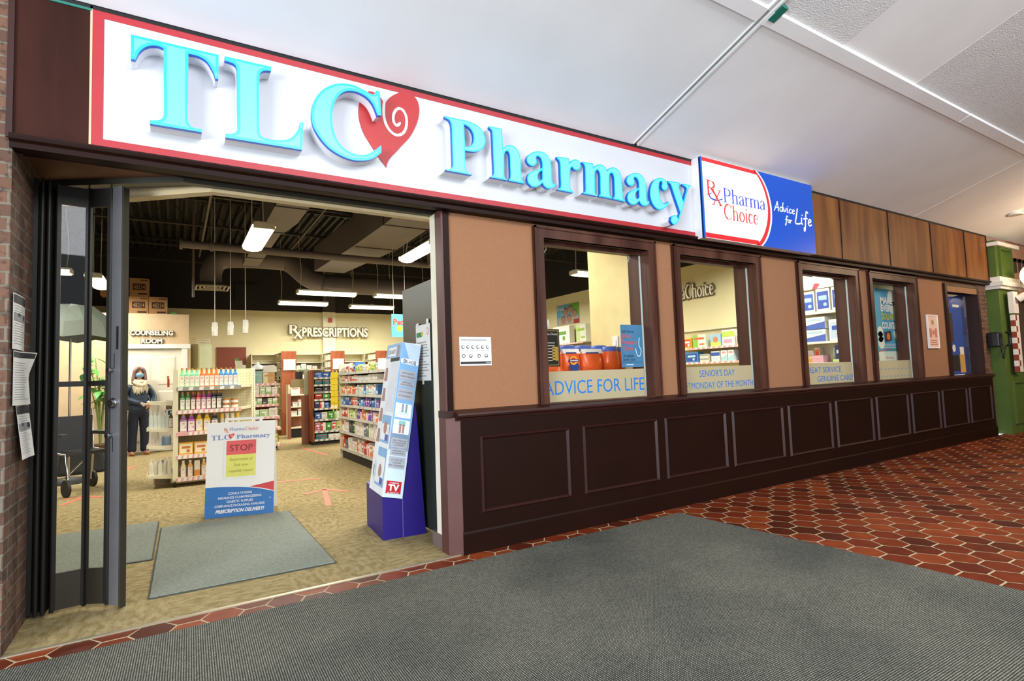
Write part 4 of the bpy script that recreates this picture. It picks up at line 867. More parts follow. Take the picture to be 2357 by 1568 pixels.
def pack_mesh(w_, d, h, body, band, third, style):
    k = (round(w_, 3), round(d, 3), round(h, 3), body, band, third, style)
    if k in _PM: return _PM[k]
    a, b, c = col(body, band, third); mb = MB(); mb.m(a).box(-w_/2, w_/2, 0, d, 0, h); U, Vv = (1, 0, 0), (0, 0, 1); o = (0, -.0012, 0); o2 = (0, -.002, 0)
    if style == 0: mb.m(b).plate(o, U, Vv, -w_/2, w_/2, h*.55, h*.9); mb.m(c).plate(o, U, Vv, -w_*.38, w_*.3, h*.15, h*.4)
    elif style == 1: mb.m(b).plate(o, U, Vv, -w_/2, w_/2, 0, h*.38); mb.m(c).disc((0, -.002, h*.55), min(w_, h)*.25, n=12)
    elif style == 2: mb.m(b).plate(o, U, Vv, -w_/2, -w_*.1, 0, h); mb.m(c).plate(o2, U, Vv, -w_*.4, w_*.38, h*.62, h*.78); mb.plate(o2, U, Vv, 0, w_*.4, h*.2, h*.3)
    elif style == 3: mb.m(b).plate(o, U, Vv, -w_*.42, w_*.42, h*.12, h*.88); mb.m(c).plate(o2, U, Vv, -w_*.3, w_*.3, h*.5, h*.7); mb.disc((w_*.15, -.002, h*.3), min(w_, h)*.14, n=10)
    else: mb.m(b).add([(-w_/2, -.0012, 0), (w_/2, -.0012, 0), (w_/2, -.0012, h*.6), (-w_/2, -.0012, h*.3)], [(0, 1, 2, 3)]); mb.m(c).plate(o2, U, Vv, -w_*.35, w_*.35, h*.7, h*.88)
    o_ = mb.build('carton_master'); me = o_.data; bpy.data.objects.remove(o_); _PM[k] = me; return me
def pack(name, label, cat, group, loc, rz, w_, d, h, body, band, third, style):
    o = bpy.data.objects.new(name, pack_mesh(w_, d, h, body, band, third, style)); COL.objects.link(o); o.location = loc; o.rotation_euler = (0, 0, rz)
    return tag(o, label, cat, group)
CN = {'w': 'white', 'r': 'red and white', 'R': 'red', 'b': 'blue', 'l': 'light blue', 'v': 'violet', 'y': 'yellow and green', 'o': 'orange', 'O': 'orange and white', 'g': 'green', 'G': 'pale grey', 'k': 'black', 'c': 'white and cyan', 'n': 'navy blue', 'p': 'pink', 't': 'teal', 'Y': 'yellow', 'e': 'pale green'}
PAL = {'w': ('e6e2da', 'd9cfc4', 'c9b9a4'), 'r': ('e4ddd6', 'c93a32', 'f0ece4'), 'R': ('c23128', 'a4231f', 'efe7dc'), 'b': ('3d72bd', '2a55a0', 'dfe6ee'), 'l': ('7fb2dc', '4c8fcb', 'eef2f4'), 'v': ('8b5cae', '6d4396', 'e6dcea'), 'y': ('dfe0a0', 'b4bf45', '4f8f4a'), 'o': ('e0692a', 'cf5420', 'f3e4d2'), 'O': ('e9e0d2', 'e0702f', 'd04a28'), 'g': ('56a03f', '3f8434', 'e8ead8'), 'G': ('d9d8d6', 'b9bdc4', 'aab2c6'), 'k': ('2c2b30', '47464e', 'a9a7ac'), 'c': ('e6eae8', '8fd0d8', 'e07a58'), 'n': ('33406e', '273058', 'c8cede'), 'p': ('dca3b4', 'c2607f', 'f0e4e4'), 't': ('3f7f86', '2d6a72', 'd8603f'), 'Y': ('e6c22e', 'd8a51e', 'c4402c'), 'e': ('d9e2c8', '9dbf7a', 'f0f0e6')}
SHW = ['top', 'second', 'third', 'fourth', 'fifth', 'sixth', 'bottom']
# ------------------------------------------------ long medicine gondola on the right of the aisle (faces left)
lg = E('gondola_shelf', (2.3, 5.65, 0), -PI/2, 'long cream medicine gondola with seven loaded shelves along the right of the aisle', 'shelf unit')
LZ = [1.378, 1.243, 1.044, .868, .678, .446, .18]; LL = 2.55
MB().box(0, LL, .36, .38, .05, 1.50).build('back_panel', PEG, lg)
mb = MB(); mb.m(FIXC).box(-.03, 0, .0, .40, 0, 1.52)
mb.m(HOLE)
for i in range(48): mb.box(-.021, -.012, -.0015, 0, .06+i*.03, .074+i*.03)
mb.build('end_upright', None, lg)
MB().box(0, LL, .04, .36, 0, .12).build('kick_base', BLACKK, lg)
for i, z in enumerate(LZ):
    sh = MB().box(0, LL, .0, .36, z-.035, z-.012).build('shelf', FIXC, lg)
    mb = MB(); strip(mb, 0, LL, 0, z-.042, .042, .033, STRIPG, .012, .55, i); mb.build('price_strip', None, sh)
SEQ = ['wwrrrrrbyyycww', 'rrrrRrrrGwGGww', 'OOrOOOooccwcbc', 'lbbbnRrrnblvvv', 'rRrryyeyvvwOow', 'rwwwkkkkgwwwwv', 'oRtkwwwwOwrRrr']
HH = [.11, .105, .15, .14, .15, .20, .19]
for i, s_ in enumerate(SEQ):
    z = LZ[i]-.012; rg = random.Random(40+i); pos = .02; n_ = 0
    for k, c in enumerate(s_+s_[-6:]+s_[-5:]):
        w_ = rg.choice([.075, .085, .095, .105, .12]); w_ = .055 if c == 'k' else w_; h = HH[i]*rg.choice([.75, .85, .95, 1.0]); h = min(h, (LZ[i-1]-.045-LZ[i]) if i else .2)
        if i == 0 and c in 'rb' and k in (6, 7): h = .15
        if pos+w_ > 1.95: break
        x = pos+w_/2; pos += w_+rg.uniform(.004, .018)
        pack('medicine_box', '%s carton, %s from left on the %s shelf of the long gondola' % (CN[c], ORD[k], SHW[i]), 'carton', 'medicine cartons on the long gondola', (2.3+.035, 5.65-x, z), -PI/2, w_, .14, h, *PAL[c], rg.randrange(5))
# yellow clip strips hanging at the left end of that gondola
cs = E('clip_strip', (2.25, 5.70, .80), -1.15, 'yellow hanging clip strips of bagged sweets on the end of the long gondola', 'clip strip')
for i, dx in enumerate((-.06, .03)):
    mb = MB(); mb.box(dx-.012, dx+.012, -.004, .0, -.05, .62)
    tb = mb.build('strip', M('clear_strip', '#d6cf9a', .4), cs)
    for j in range(6):
        z = .5-.1*j; mb = MB(); mb.m(M('yellow_bag', '#dfc62c', .35)).hexa([(dx-.045, -.02, z-.01), (dx+.045, -.02, z-.01), (dx+.045, -.006, z-.01), (dx-.045, -.006, z-.01)], [(dx-.04, -.012, z+.09), (dx+.04, -.012, z+.09), (dx+.04, -.006, z+.09), (dx-.04, -.006, z+.09)])
        mb.m(M('yellow_bag_print', '#ece7c2', .5)).plate((0, -.0215, 0), (1, 0, .0), (0, .08, 1), dx-.04, dx+.03, z+.0, z+.05); mb.build('bag', None, cs)

# ------------------------------------------------ front gondola with bottles
fg = E('display_gondola', (.0, 4.5, 0), -.02, 'cream wheeled display gondola with coloured shampoo bottles behind the sandwich board', 'shelf unit')
MB().box(-.02, .035, 0, .45, .09, 1.45).build('end_upright', FIXC, fg)
mb = MB(); mb.m(PEG).box(.03, .93, .43, .45, .1, 1.46); mb.m(HOLE)
for i in range(22):
    for j in range(34):
        x = .1+.037*i; z = .14+.038*j
        mb.disc((x, .4295, z), .004, n=6)
mb.build('pegboard', None, fg)
mb = MB(); mb.m(FIXC).box(.90, .945, .40, .445, .09, 1.465); mb.m(HOLE)
for i in range(40): mb.box(.918, .926, .3985, .4, .13+i*.033, .146+i*.033)
mb.build('post', None, fg)
FZ = [1.235, .945, .675, .39, .115]
for i, z in enumerate(FZ):
    x1 = .73; mb = MB(); mb.hexa([(.03, 0, z-.03), (x1, 0, z-.03), (.9, .43, z-.03), (.03, .43, z-.03)], [(.03, 0, z), (x1, 0, z), (.9, .43, z), (.03, .43, z)]); sh = mb.build('shelf', FIXC, fg)
    mb = MB(); strip(mb, .02, x1+.01, 0, z-.048, .048, .115 if i == 0 else .058, STRIPG if i == 0 else STRIPP, .008, .42 if i == 0 else .62, i); mb.build('price_strip', None, sh)
for i, z in enumerate((1.065, .735, .52, .165)):
    mb = MB(); mb.box(-.29, -.02, .06, .40, z-.012, z); mb.prism([(-.29, z-.012), (-.02, z-.012), (-.02, z-.06), (-.27, z-.03)], XZ, .06, .075); mb.box(-.295, -.285, .06, .40, z-.03, z+.012); mb.build('side_shelf', FIXC, fg)
for x, y in ((.0, .05), (.88, .05), (.0, .4), (.88, .4)):
    mb = MB(); mb.m(BLACKK).cyl((x-.012, y, .035), (x+.012, y, .035), .034, n=14); mb.m(CHROME).box(x-.018, x+.018, y-.012, y+.02, .055, .095); mb.build('caster', None, fg)
MB().box(.03, .86, .08, .42, .06, .088).build('base_deck', FIXC, fg)
GOLD = M('copper_cap', '#c98f52', .3, .4); LABW = M('cream_label', '#e8dfd4', .55); LABP = M('label_script', '#c98a86', .6)
BT = {}
def bottle_proto(colr, h, w_, long_neck=True):
    k = (colr, h, w_)
    if k in BT: return None
    return k
def bottle(label, group, loc, colr, h=.235, w_=.068, name='shampoo_bottle', cap=None, lab=True, rz=0, cat='bottle'):
    k = (colr, h, w_, name, cap)
    if k in BT:
        return dup(BT[k], loc, rz, label)
    e = E(name, loc, rz, label, cat, group); mm = M('bottle_'+colr, '#'+colr, .18, noise=(20, .04)); r = w_/2; b = h*.62; mb = MB()
    rr = r*.9; sq = [(-r, -rr+.006), (-r+.008, -rr), (r-.008, -rr), (r, -rr+.006), (r, rr-.006), (r-.008, rr), (-r+.008, rr), (-r, rr-.006)]
    lv = [(1, 0), (1, b), (.93, b+.012), (.68, b+.026), (.56, b+.036), (.53, h-.024)]; vs = []
    for s_, z in lv: vs += [(x*s_, y*s_, z) for x, y in sq]
    mb.add(vs, [(i*8+j, i*8+(j+1) % 8, (i+1)*8+(j+1) % 8, (i+1)*8+j) for i in range(len(lv)-1) for j in range(8)]+[tuple(range(8))[::-1], tuple(range(40, 48))])
    mb.build('body', mm, e)
    if lab:
        mb = MB(); mb.m(LABW).box(-r*.86, r*.86, -rr-.0015, -rr, b*.06, b*.94); mb.m(LABP).plate((0, -rr-.002, 0), (1, 0, 0), (0, 0, 1), -r*.4, r*.35, b*.7, b*.78); mb.m(mm).disc((r*.5, -rr-.002, b*.4), r*.22, n=10); mb.build('label', None, e)
    MB().cyl((0, 0, h-.024), (0, 0, h), r*.56, r*.54, 14).build('cap', cap and M('cap_'+cap, '#'+cap, .4) or GOLD, e)
    BT[k] = e; return e
gx = lambda x, y, z: (x*math.cos(-.02)-y*math.sin(-.02), 4.5+x*math.sin(-.02)+y*math.cos(-.02), z)
CW = {'7fd6a4': 'mint green', 'e2702a': 'orange', '3f86c8': 'bright blue', '4f9a4a': 'green', '7a2f2a': 'dark red', 'e0524e': 'coral red', 'b04a9e': 'magenta', '9a3a7c': 'plum', '3a332e': 'near black', 'a06a9a': 'mauve', 'e3b52c': 'golden yellow'}
row1 = ['7fd6a4']*4+['e2702a']*4+['3f86c8']*4
for i, c in enumerate(row1):
    bottle('%s bottle, %s from the left on the top shelf of the display gondola' % (CW[c], ORD[i]), 'bottles on the display gondola', gx(.075+.0545*i, .06, FZ[0]), c, .235, .05)
row2 = ['4f9a4a', '4f9a4a', '7a2f2a', 'e0524e', 'b04a9e', '9a3a7c', '3a332e', '3a332e']
for i, c in enumerate(row2):
    bottle('%s bottle, %s from the left on the second shelf of the display gondola' % (CW[c], ORD[i]), 'bottles on the display gondola', gx(.08+.0575*i, .06, FZ[1]), c, .225, .052)
    if i in (2, 3, 5, 6, 7): bottle('%s bottle standing behind the %s bottle of the second shelf' % (CW[c], ORD[i]), 'bottles on the display gondola', gx(.105+.0575*i, .14, FZ[1]), c, .225, .052)
row3 = ['a06a9a', 'b04a9e', 'e3b52c', 'e3b52c', '3a332e']
for i, c in enumerate(row3):
    bottle('wide %s bottle, %s from the left on the third shelf of the display gondola' % (CW[c], ORD[i]), 'bottles on the display gondola', gx(.09+.086*i, .06, FZ[2]), c, .22, .078)
def jar(label, loc, colr, r=.042, h=.06):
    e = E('cream_jar', loc, 0, label, 'jar', 'stacked jars on the display gondola'); MB().lathe([(r, 0), (r, h*.7)], n=16).build('body', M('bottle_'+colr, '#'+colr, .3), e)
    MB().lathe([(r+.001, h*.1), (r+.001, h*.62)], n=16).build('label', LABW, e); MB().lathe([(r+.001, h*.7), (r+.001, h)], n=16).build('lid', GOLD, e)
for i, (x, zz, c, lb_) in enumerate([(.565, 0, '8a3a5c', 'plum jar with copper lid, lower of the left stack'), (.565, .061, 'c9825a', 'peach jar with copper lid, upper of the left stack'), (.665, 0, 'd8a070', 'tan jar with copper lid, lower of the right stack'), (.665, .061, 'd8a070', 'tan jar with copper lid, upper of the right stack')]):
    jar(lb_+' on the second shelf', gx(x, .06, FZ[1]+zz), c)
def tubeb(label, loc, capc, h=.2, name='lotion_tube', r=.024):
    e = E(name, loc, 0, label, 'tube', 'tubes on the display gondola'); MB().lathe([(r*.8, 0), (r, h*.1), (r, h*.7)], n=14).build('body', M('tube_body_'+capc, '#e8dcc0', .4), e); MB().lathe([(r*.98, h*.7), (r*.98, h)], n=14).build('cap', M('tube_cap_'+capc, '#'+capc, .4), e)
for i, c in enumerate(('e8bf45', 'ece6d8', 'ece6d8', 'e8bf45')): tubeb('%s capped lotion tube, %s from the left on the third shelf' % ('yellow' if c[1] == '8' else 'white', ORD[i]), gx(.52+.06*i, .07, FZ[2]), c)
for i in range(4):
    pack('gift_set_box', 'yellow windowed gift set box, %s from the left on the fourth shelf' % ORD[i], 'carton', 'gift set boxes', gx(.12+.165*i, .04, FZ[3]), 0, .155, .09, .15, 'e2a83a', 'f0e2bc', 'c9772c', 3)
for i in range(9):
    if i % 3 == 2: pack('lotion_box', 'cream and orange lotion box, %s from the left on the bottom shelf' % ORD[i], 'carton', 'lotion boxes', gx(.09+.075*i, .04, FZ[4]), 0, .06, .06, .19, 'e9dcc0', 'd98a40', 'f0e8d8', 1)
    else: bottle('orange and cream lotion pump, %s from the left on the bottom shelf' % ORD[i], 'lotion pumps', gx(.09+.075*i, .07, FZ[4]), 'e0a860' if i % 2 else 'e6cfa0', .2, .055, 'lotion_pump', 'ece4d0')
CLR = 'cfd6cc'
for i in range(5): bottle('clear soap bottle with white cap, %s from the left on the side shelf' % ORD[i], 'clear bottles on the side shelves', gx(-.255+.042*i, .12, .735), CLR, .215, .04, 'soap_bottle', 'e8e4da', False)
bottle('brown bottle with white label at the right end of the upper side shelf', 'clear bottles on the side shelves', gx(-.045, .12, .735), '5a3a2a', .2, .042, 'tonic_bottle', 'e6e2da')
fn_ = MB(); fn_.lathe([(.004, 0), (.005, .04), (.04, .1), (.042, .105)], n=14); f_ = fn_.build('funnel', M('teal_funnel', '#1f6a80', .3)); f_.location = gx(-.075, .22, .84); tag(f_, 'small teal funnel hanging behind the clear bottles on the side shelf', 'funnel')
tag(MB().box(-.10, -.03, 4.86, 4.88, .95, 1.07).build('grey_card', M('grey_card', '#a9a49a', .6)), 'grey card hanging under the empty top side shelf', 'card')
for i, c in enumerate(('d8c9b8', 'cdbfb0', 'c9bca8', 'c4c4bc', '6c86a8', '8fa3b8', '7f92a6')): bottle('%s small bottle, %s from the left on the middle side shelf' % ('blue grey' if i > 3 else 'pale clear', ORD[i]), 'small bottles on the middle side shelf', gx(-.26+.034*i, .12, .52), c, .13 if i > 2 else .09, .032, 'small_bottle', 'd8d8d4', False)
for i in range(5): bottle('white nozzle bottle, %s from the left on the lowest side shelf' % ORD[i], 'nozzle bottles', gx(-.25+.048*i, .12+.06*(i % 2), .165), 'e2ddc6', .2, .046, 'nozzle_bottle', 'ebe6d2', False)
mb = MB(); mb.lathe([(.1, .0), (.11, .12), (.06, .2), (.03, .22)], n=8); jg = mb.build('plastic_jug', M('grey_jug', '#a69a80', .5)); jg.location = gx(-.13, .55, 0.165); jg.location.z = .17; jg.location = (-.13, 4.95, 0.0); jg.scale = (1, 1, 1.4); tag(jg, 'grey plastic jug on the floor behind the side shelves', 'jug')

# ------------------------------------------------ counter unit with pink strips behind the display gondola
cu = E('counter_shelf', (1.0, 7.6, 0), 0, 'cherry counter with pink stripped shelves to the right behind the display gondola', 'shelf unit')
MB().box(0, .70, .3, .6, .06, 1.0).build('body', CHERRY, cu); MB().box(.02, .68, .32, .58, 0, .06).build('kick_base', BLACKK, cu); MB().box(-.02, .72, .28, .62, 1.0, 1.03).build('top', M('counter_top_cream', '#d8c79a', .4), cu)
MB().box(-.02, .0, .25, .3, .06, 1.3).box(.64, .66, .25, .3, .06, 1.28).build('upright', FIXC, cu)
for i, (z, x1) in enumerate(((1.25, .66), (1.04, .66), (.86, .66), (.63, .68), (.42, .7), (.12, .7))):
    sh = MB().box(.0, x1, 0, .3, z-.025, z).build('shelf', FIXC, cu); mb = MB(); strip(mb, 0, x1, 0, z-.045, .045, .09, STRIPP, .005, .35, i); mb.build('price_strip', None, sh)
for nm, lb_, x, z, w_, h, p_ in [('stacked_carton', 'teal carton standing on the top pink stripped shelf', 1.31, 1.25, .16, .23, ('8fb0a8', '7fa39a', '9fbcb2')), ('stacked_carton', 'tan carton with pale label on the top pink stripped shelf', 1.50, 1.25, .2, .2, ('c9a068', 'e0cfa8', 'c28f55'))]:
    pack(nm, lb_, 'carton', None, (x, 7.63, z), 0, w_, .2, h, *p_, 2 if 'tan' in lb_ else 0)
mb = MB(); mb.m(M('white_dome', '#e4e2da', .35)).lathe([(.14, 0), (.135, .02), (.08, .07), (.03, .10), (.018, .14), (.0005, .15)], n=20); mb.m(M('dome_dark_rim', '#5c5648', .5)).lathe([(.11, -.03), (.14, 0)], n=20)
dm = mb.build('dome_lid'); dm.location = (1.32, 7.75, 1.51); tag(dm, 'white dome shaped lid standing on the teal carton', 'lid')
mb = MB(); mb.prism([(0, 0), (.24, 0), (.24, .1), (.2, .14), (.03, .13), (0, .08)], XZ, 0, .18); bx_ = mb.build('white_tray', M('white_tray', '#e4e1d6', .4)); bx_.location = (1.40, 7.66, 1.452); tag(bx_, 'white moulded tray lying on top of the tan carton', 'tray')
rg = random.Random(3)
for r_, (z, n_, h, pc) in enumerate([(1.04, 6, .15, 'eew'), (.86, 7, .12, 'keeek'), (.63, 4, .16, 'yew'), (.42, 4, .13, 'wkw'), (.12, 5, .2, 'gyw')]):
    for k in range(n_):
        c = rg.choice(pc); w_ = .62/n_-.01
        pack('remedy_box', '%s remedy box, %s from left on the %s pink stripped shelf' % (CN[c], ORD[k], ['second', 'third', 'fourth', 'fifth', 'lowest'][r_]), 'carton', 'remedy boxes on the counter unit', (1.03+.62/n_*(k+.5), 7.64, z), 0, w_, .14, h*rg.uniform(.8, 1), *PAL[c], rg.randrange(5))
e = E('leaflet_holder', (1.06, 7.9, 1.45), .1, 'clear leaflet stand with pale leaflets leaning over the bottles', 'leaflet stand')
mb = MB(); mb.hexa([(-.06, 0, -.2), (.06, 0, -.2), (.06, .03, -.2), (-.06, .03, -.2)], [(-.09, .08, .24), (.03, .08, .24), (.03, .1, .24), (-.09, .1, .24)]); mb.build('leaflet', M('pale_leaflet', '#e3e0c4', .6), e)
mb = MB(); mb.hexa([(.04, 0, -.2), (.1, 0, -.2), (.1, .02, -.2), (.04, .02, -.2)], [(.02, .08, .16), (.09, .08, .16), (.09, .1, .16), (.02, .1, .16)]); mb.build('leaflet', M('cream_leaflet', '#e8e2cc', .6), e)
MB().box(-.085, -.03, .075, .1, .24, .29).build('clip', M('green_clip', '#5f9a52', .5), e)

# ------------------------------------------------ middle gondola facing the entrance
mg = E('aisle_shelf', (2.34, 7.8, 0), 0, 'cherry sided shelf unit of first aid goods in the middle of the aisle', 'shelf unit')
MB().box(-.035, 0, -.02, .62, .06, 1.47).build('side_panel', CHERRY, mg); MB().box(-.03, .75, .04, .5, 0, .12).build('kick_base', BLACKK, mg); MB().box(0, .78, .36, .38, .1, 1.45).build('back_panel', M('dark_brown_back', '#3c2418', .6), mg)
MB().box(-.03, -.002, -.024, -.02, .55, .72).build('slot', BLACKK, mg)
MZ = [1.33, 1.19, 1.05, .90, .72, .50, .27, .11]
for i, z in enumerate(MZ):
    sh = MB().box(0, .76, 0, .36, z-.02, z).build('shelf', FIXC, mg); mb = MB(); strip(mb, 0, .76, 0, z-.04, .04, .1, STRIPG, 0, .55, i); mb.build('price_strip', None, sh)
for i, s_ in enumerate(['bbblb', 'ttrtt', 'kkrkk', 'RgRpr', 'nrbkYYoY', 'bwgege', 'prgryyw', 'tww']):
    h = [.10, .10, .09, .11, .13, .15, .19, .1][i]; rg = random.Random(70+i)
    for k, c in enumerate(s_):
        W_ = .74/len(s_)
        pack('first_aid_box', '%s carton, %s from left on the %s shelf of the cherry sided unit' % (CN[c], ORD[k], (SHW[:6]+['seventh', 'lowest'])[i]), 'carton', 'cartons on the cherry sided unit', (2.36+W_*(k+.5), 7.83, MZ[i]), 0, W_*.9, .14, h*rg.uniform(.8, 1), *PAL[c], rg.randrange(5))
for nm, lb_, x0, x1, y0, y1, h, mt in [('counter_gate', 'low laminate counter gate panel beside the cherry sided shelf unit', 2.17, 2.30, 8.15, 8.18, .98, CHERRYD), ('counter_gate', 'low laminate counter gate panel before the first tall cherry shelf end', 2.13, 2.20, 9.5, 9.53, 1.0, CHERRYD), ('screen_panel', 'pale green upright screen panel above the counter gate', 2.235, 2.335, 8.2, 8.22, 1.51, M('pale_green_screen', '#b9c7ac', .4))]:
    tag(MB().box(x0, x1, y0, y1, 0 if nm == 'counter_gate' else .0, h).build(nm, mt), lb_, 'panel')
ss = E('low_shelf', (2.21, 9.7, 0), 0, 'low shelf unit with a few white boxes between the gates and the tall cherry end', 'shelf unit')
MB().box(0, .33, .3, .32, .1, 1.1).build('back_panel', CHERRYD, ss); MB().box(-.03, .0, 0, .32, 0, 1.2).build('upright', FIXC, ss); MB().box(0, .33, .02, .3, 0, .2).build('kick_base', BLACKK, ss)
for z in (.97, .70, .50, .23): MB().box(0, .33, 0, .3, z-.025, z).build('shelf', FIXC, ss)
for i, (x, z, w_, h) in enumerate([(2.33, .97, .2, .17), (2.33, .70, .1, .1), (2.45, .70, .1, .15), (2.30, .50, .12, .1), (2.44, .50, .1, .14)]):
    pack('white_box', 'white box, %s of those on the low shelf unit from the top down' % ORD[i], 'carton', 'white boxes on the low shelf unit', (x, 9.72, z), 0, w_, .12, h, 'e6e2d8', 'cfe0da', 'c98a6a', 4)

# ------------------------------------------------ dispensary at the back
for i, x in enumerate((2.157, 3.312, 4.461)):
    t = E('dispensary_shelf', (x, 10.5, 0), 0, 'tall dispensary shelf bay with a cherry end panel, %s from the left' % ORD[i], 'shelf unit', 'dispensary bays with cherry ends')
    MB().box(0, .345, 0, .03, 0, 2.0).build('end_panel', CHERRY, t); MB().box(.16, .185, .03, 1.2, .1, 2.0).build('divider', FIXC, t)
    for z in (.3, .65, .95, 1.2, 1.42, 1.62, 1.8, 1.98): MB().box(.01, .335, .03, 1.2, z-.015, z).build('shelf', FIXC, t)
    n = E('board_notice', (x+.05, 10.5, 1.56), 0, 'white framed notice on the cherry end panel, %s from the left' % ORD[i], 'notice', 'white notices on the cherry ends')
    MB().box(0, .27, -.012, -.003, 0, .23).build('sheet', PAPER, n); MB().box(-.012, .282, -.016, -.002, -.015, 0).box(-.012, .282, -.016, -.002, .23, .245).build('rail', M('notice_rail', '#d2cdbf', .5), n)
    for k, z in enumerate((1.42, 1.62, 1.8)):
        for m_ in range(3):
            pack('stock_bottle_box', 'small white stock box inside bay %s, %s back on its %s shelf' % (ORD[i], ORD[m_], ['lower', 'middle', 'upper'][k]), 'carton', 'stock boxes in the bays', (x+.02, 10.7+.25*m_, z), -PI/2, .16, .12, .12, 'e2ddd0', 'd8cdb6', 'c9bfa8', 0)
bs = E('back_shelving', (1.65, 11.8, 0), 0, 'cream wall shelving along the back of the dispensary under the PRESCRIPTIONS sign', 'shelf unit')
MB().box(0, 5.0, .36, .38, .1, 2.0).build('back_panel', FIXC, bs)
for z in (.6, .9, 1.14, 1.36, 1.585, 1.78, 2.0): MB().box(0, 5.0, 0, .36, z-.022, z).build('shelf', FIXC, bs)
for x in (0, .62, 1.75, 2.9, 4.0, 4.98): MB().box(x, x+.02, 0.01, .36, .1, 2.0).build('upright', FIXC, bs)
rg = random.Random(9)
for r_, (z, n_) in enumerate(((1.585, 34), (1.36, 34), (1.14, 24))):
    for k in range(n_):
        x = 1.72+(4.8/n_)*(k+.5)
        if any(abs(x-1.65-u) < .07 for u in (.62, 1.75, 2.9, 4.0)): x += .1
        h = rg.choice([.09, .11, .13, .15])
        pack('stock_box', 'white stock box, %s from the left on the %s row of the back shelving' % (ORD[k] if k < 30 else '%s from the right end, not' % ORD[n_-1-k], ['upper', 'middle', 'lower'][r_]) if k < 30 else 'white stock box, %s from the right end of the %s row of the back shelving' % (ORD[n_-1-k], ['upper', 'middle', 'lower'][r_]), 'carton', 'white stock boxes on the back shelving', (x, 11.83, z), 0, 4.8/n_*.85, .14, h, *PAL['w'], rg.randrange(5))
cb = E('filing_cabinet', (.42, 9.95, 0), .5, 'grey green metal cabinet standing right of the counselling room', 'cabinet'); MB().box(0, .30, 0, .28, 0, 2.14).build('body', M('grey_green_metal', '#a9ac86', .5), cb); MB().box(.02, .28, -.006, 0, 1.1, 2.1).build('door', M('grey_green_door', '#b0b38e', .5), cb)
bk = E('wire_basket', (.47, 10.2, 2.145), .5, 'wire basket on top of the grey green cabinet', 'basket'); mb = MB()
for k in range(7): mb.tube([(-.14+.045*k, -.1, 0), (-.14+.045*k, -.1, .1), (-.14+.045*k, .1, .12)], .005, 5)
for z in (.0, .05, .1): mb.tube([(-.15, -.1, z), (.15, -.1, z), (.15, .1, z+.01), (-.15, .1, z+.01), (-.15, -.1, z)], .005, 5)
mb.build('wire', M('pale_wire', '#cfc9b4', .4), bk)
tag(MB().box(.90, 1.567, 12.15, 12.199, 1.0, 2.2).build('brown_board', M('red_brown_board', '#83402a', .5)), 'red brown board on the yellow back wall beneath the pendant lamps', 'board')
# ================================================================ free standing displays
U1, V1 = (1, 0, 0), (0, 0, 1)
BOARDW = M('white_board', '#f6f5f0', .5, noise=(3, .02)); BBLUE = M('board_blue', '#3a79c0', .5); BRED = M('board_red', '#d9484e', .5); PRB = M('print_soft_blue', '#7d92c8', .5); PRR = M('print_orange_red', '#d8694a', .5)
sb = E('sandwich_board', (.525, 2.348, 0), -.249, 'white and blue folding sandwich board with a red and yellow STOP paper', 'sign board')
tl = math.atan2(.135, .875); vv = Vector((0, math.sin(tl), math.cos(tl))); nn = Vector((0, -math.cos(tl), math.sin(tl))); LB = .885; WB = .298
def pt(u, v, off=0): return Vector((u, 0, 0))+vv*v+nn*off
mb = MB(); t = .012
mb.hexa([pt(-WB, 0, 0), pt(WB, 0, 0), pt(WB, 0, -t), pt(-WB, 0, -t)], [pt(-WB, LB, 0), pt(WB, LB, 0), pt(WB, LB, -t), pt(-WB, LB, -t)]); fb = mb.build('front_board', BOARDW, sb)
mb = MB(); m2 = lambda u, v, off=0: Vector((u, .30-v*math.sin(tl)+off, v*math.cos(tl)))
mb.hexa([m2(-WB, 0), m2(WB, 0), m2(WB, 0, t), m2(-WB, 0, t)], [m2(-WB, LB), m2(WB, LB), m2(WB, LB, t), m2(-WB, LB, t)]); mb.build('rear_board', BOARDW, sb)
mb = MB(); 
for u in (-.14, .17): mb.hexa([pt(u-.012, LB-.03, -.012), pt(u+.012, LB-.03, -.012), pt(u+.012, LB-.03, -.03), pt(u-.012, LB-.03, -.03)], [pt(u-.012, LB+.03, -.012), pt(u+.012, LB+.03, -.012), pt(u+.012, LB+.03, -.03), pt(u-.012, LB+.03, -.03)])
mb.hexa([pt(-.15, LB+.022, -.012), pt(.18, LB+.022, -.012), pt(.18, LB+.022, -.03), pt(-.15, LB+.022, -.03)], [pt(-.15, LB+.045, -.012), pt(.18, LB+.045, -.012), pt(.18, LB+.045, -.03), pt(-.15, LB+.045, -.03)]); mb.build('handle', BOARDW, sb)
f = lambda a, b, off=.001: pt((a-.5)*2*WB, b*LB, off)
mb = MB(); top = catmull([(0, .318), (.15, .318), (.35, .310), (.55, .297), (.75, .275), (1, .228)], 5); n_ = len(top)
mb.m(BBLUE).add([f(a, .0) for a, b in top]+[f(a, b) for a, b in top], [(i, i+1, n_+i+1, n_+i) for i in range(n_-1)])
mb.m(BRED).add([f(.63, .297), f(.82, .274), f(1, .236), f(1, .338)], [(0, 1, 2, 3)])
mb.build('print', None, fb)
mb = MB(); mb.m(BOARDW)
for s_, v, wd, bold, it in (('CONSULTATIONS', .228, .205, .012, 0), ('INSURANCE CLAIM PROCESSING', .187, .375, .012, 0), ('DIABETIC SUPPLIES', .146, .225, .012, 0), ('COMPLIANCE PACKAGING AVAILABLE', .104, .432, .012, 0), ('PRESCRIPTION DELIVERY!', .045, .415, .04, 1)):
    mb.text(s_, .03 if not it else .044, pt(0, v*LB, .002), U1 if not it else U1, vv if not it else vv+Vector((.25, 0, 0)), w=wd, bold=bold)
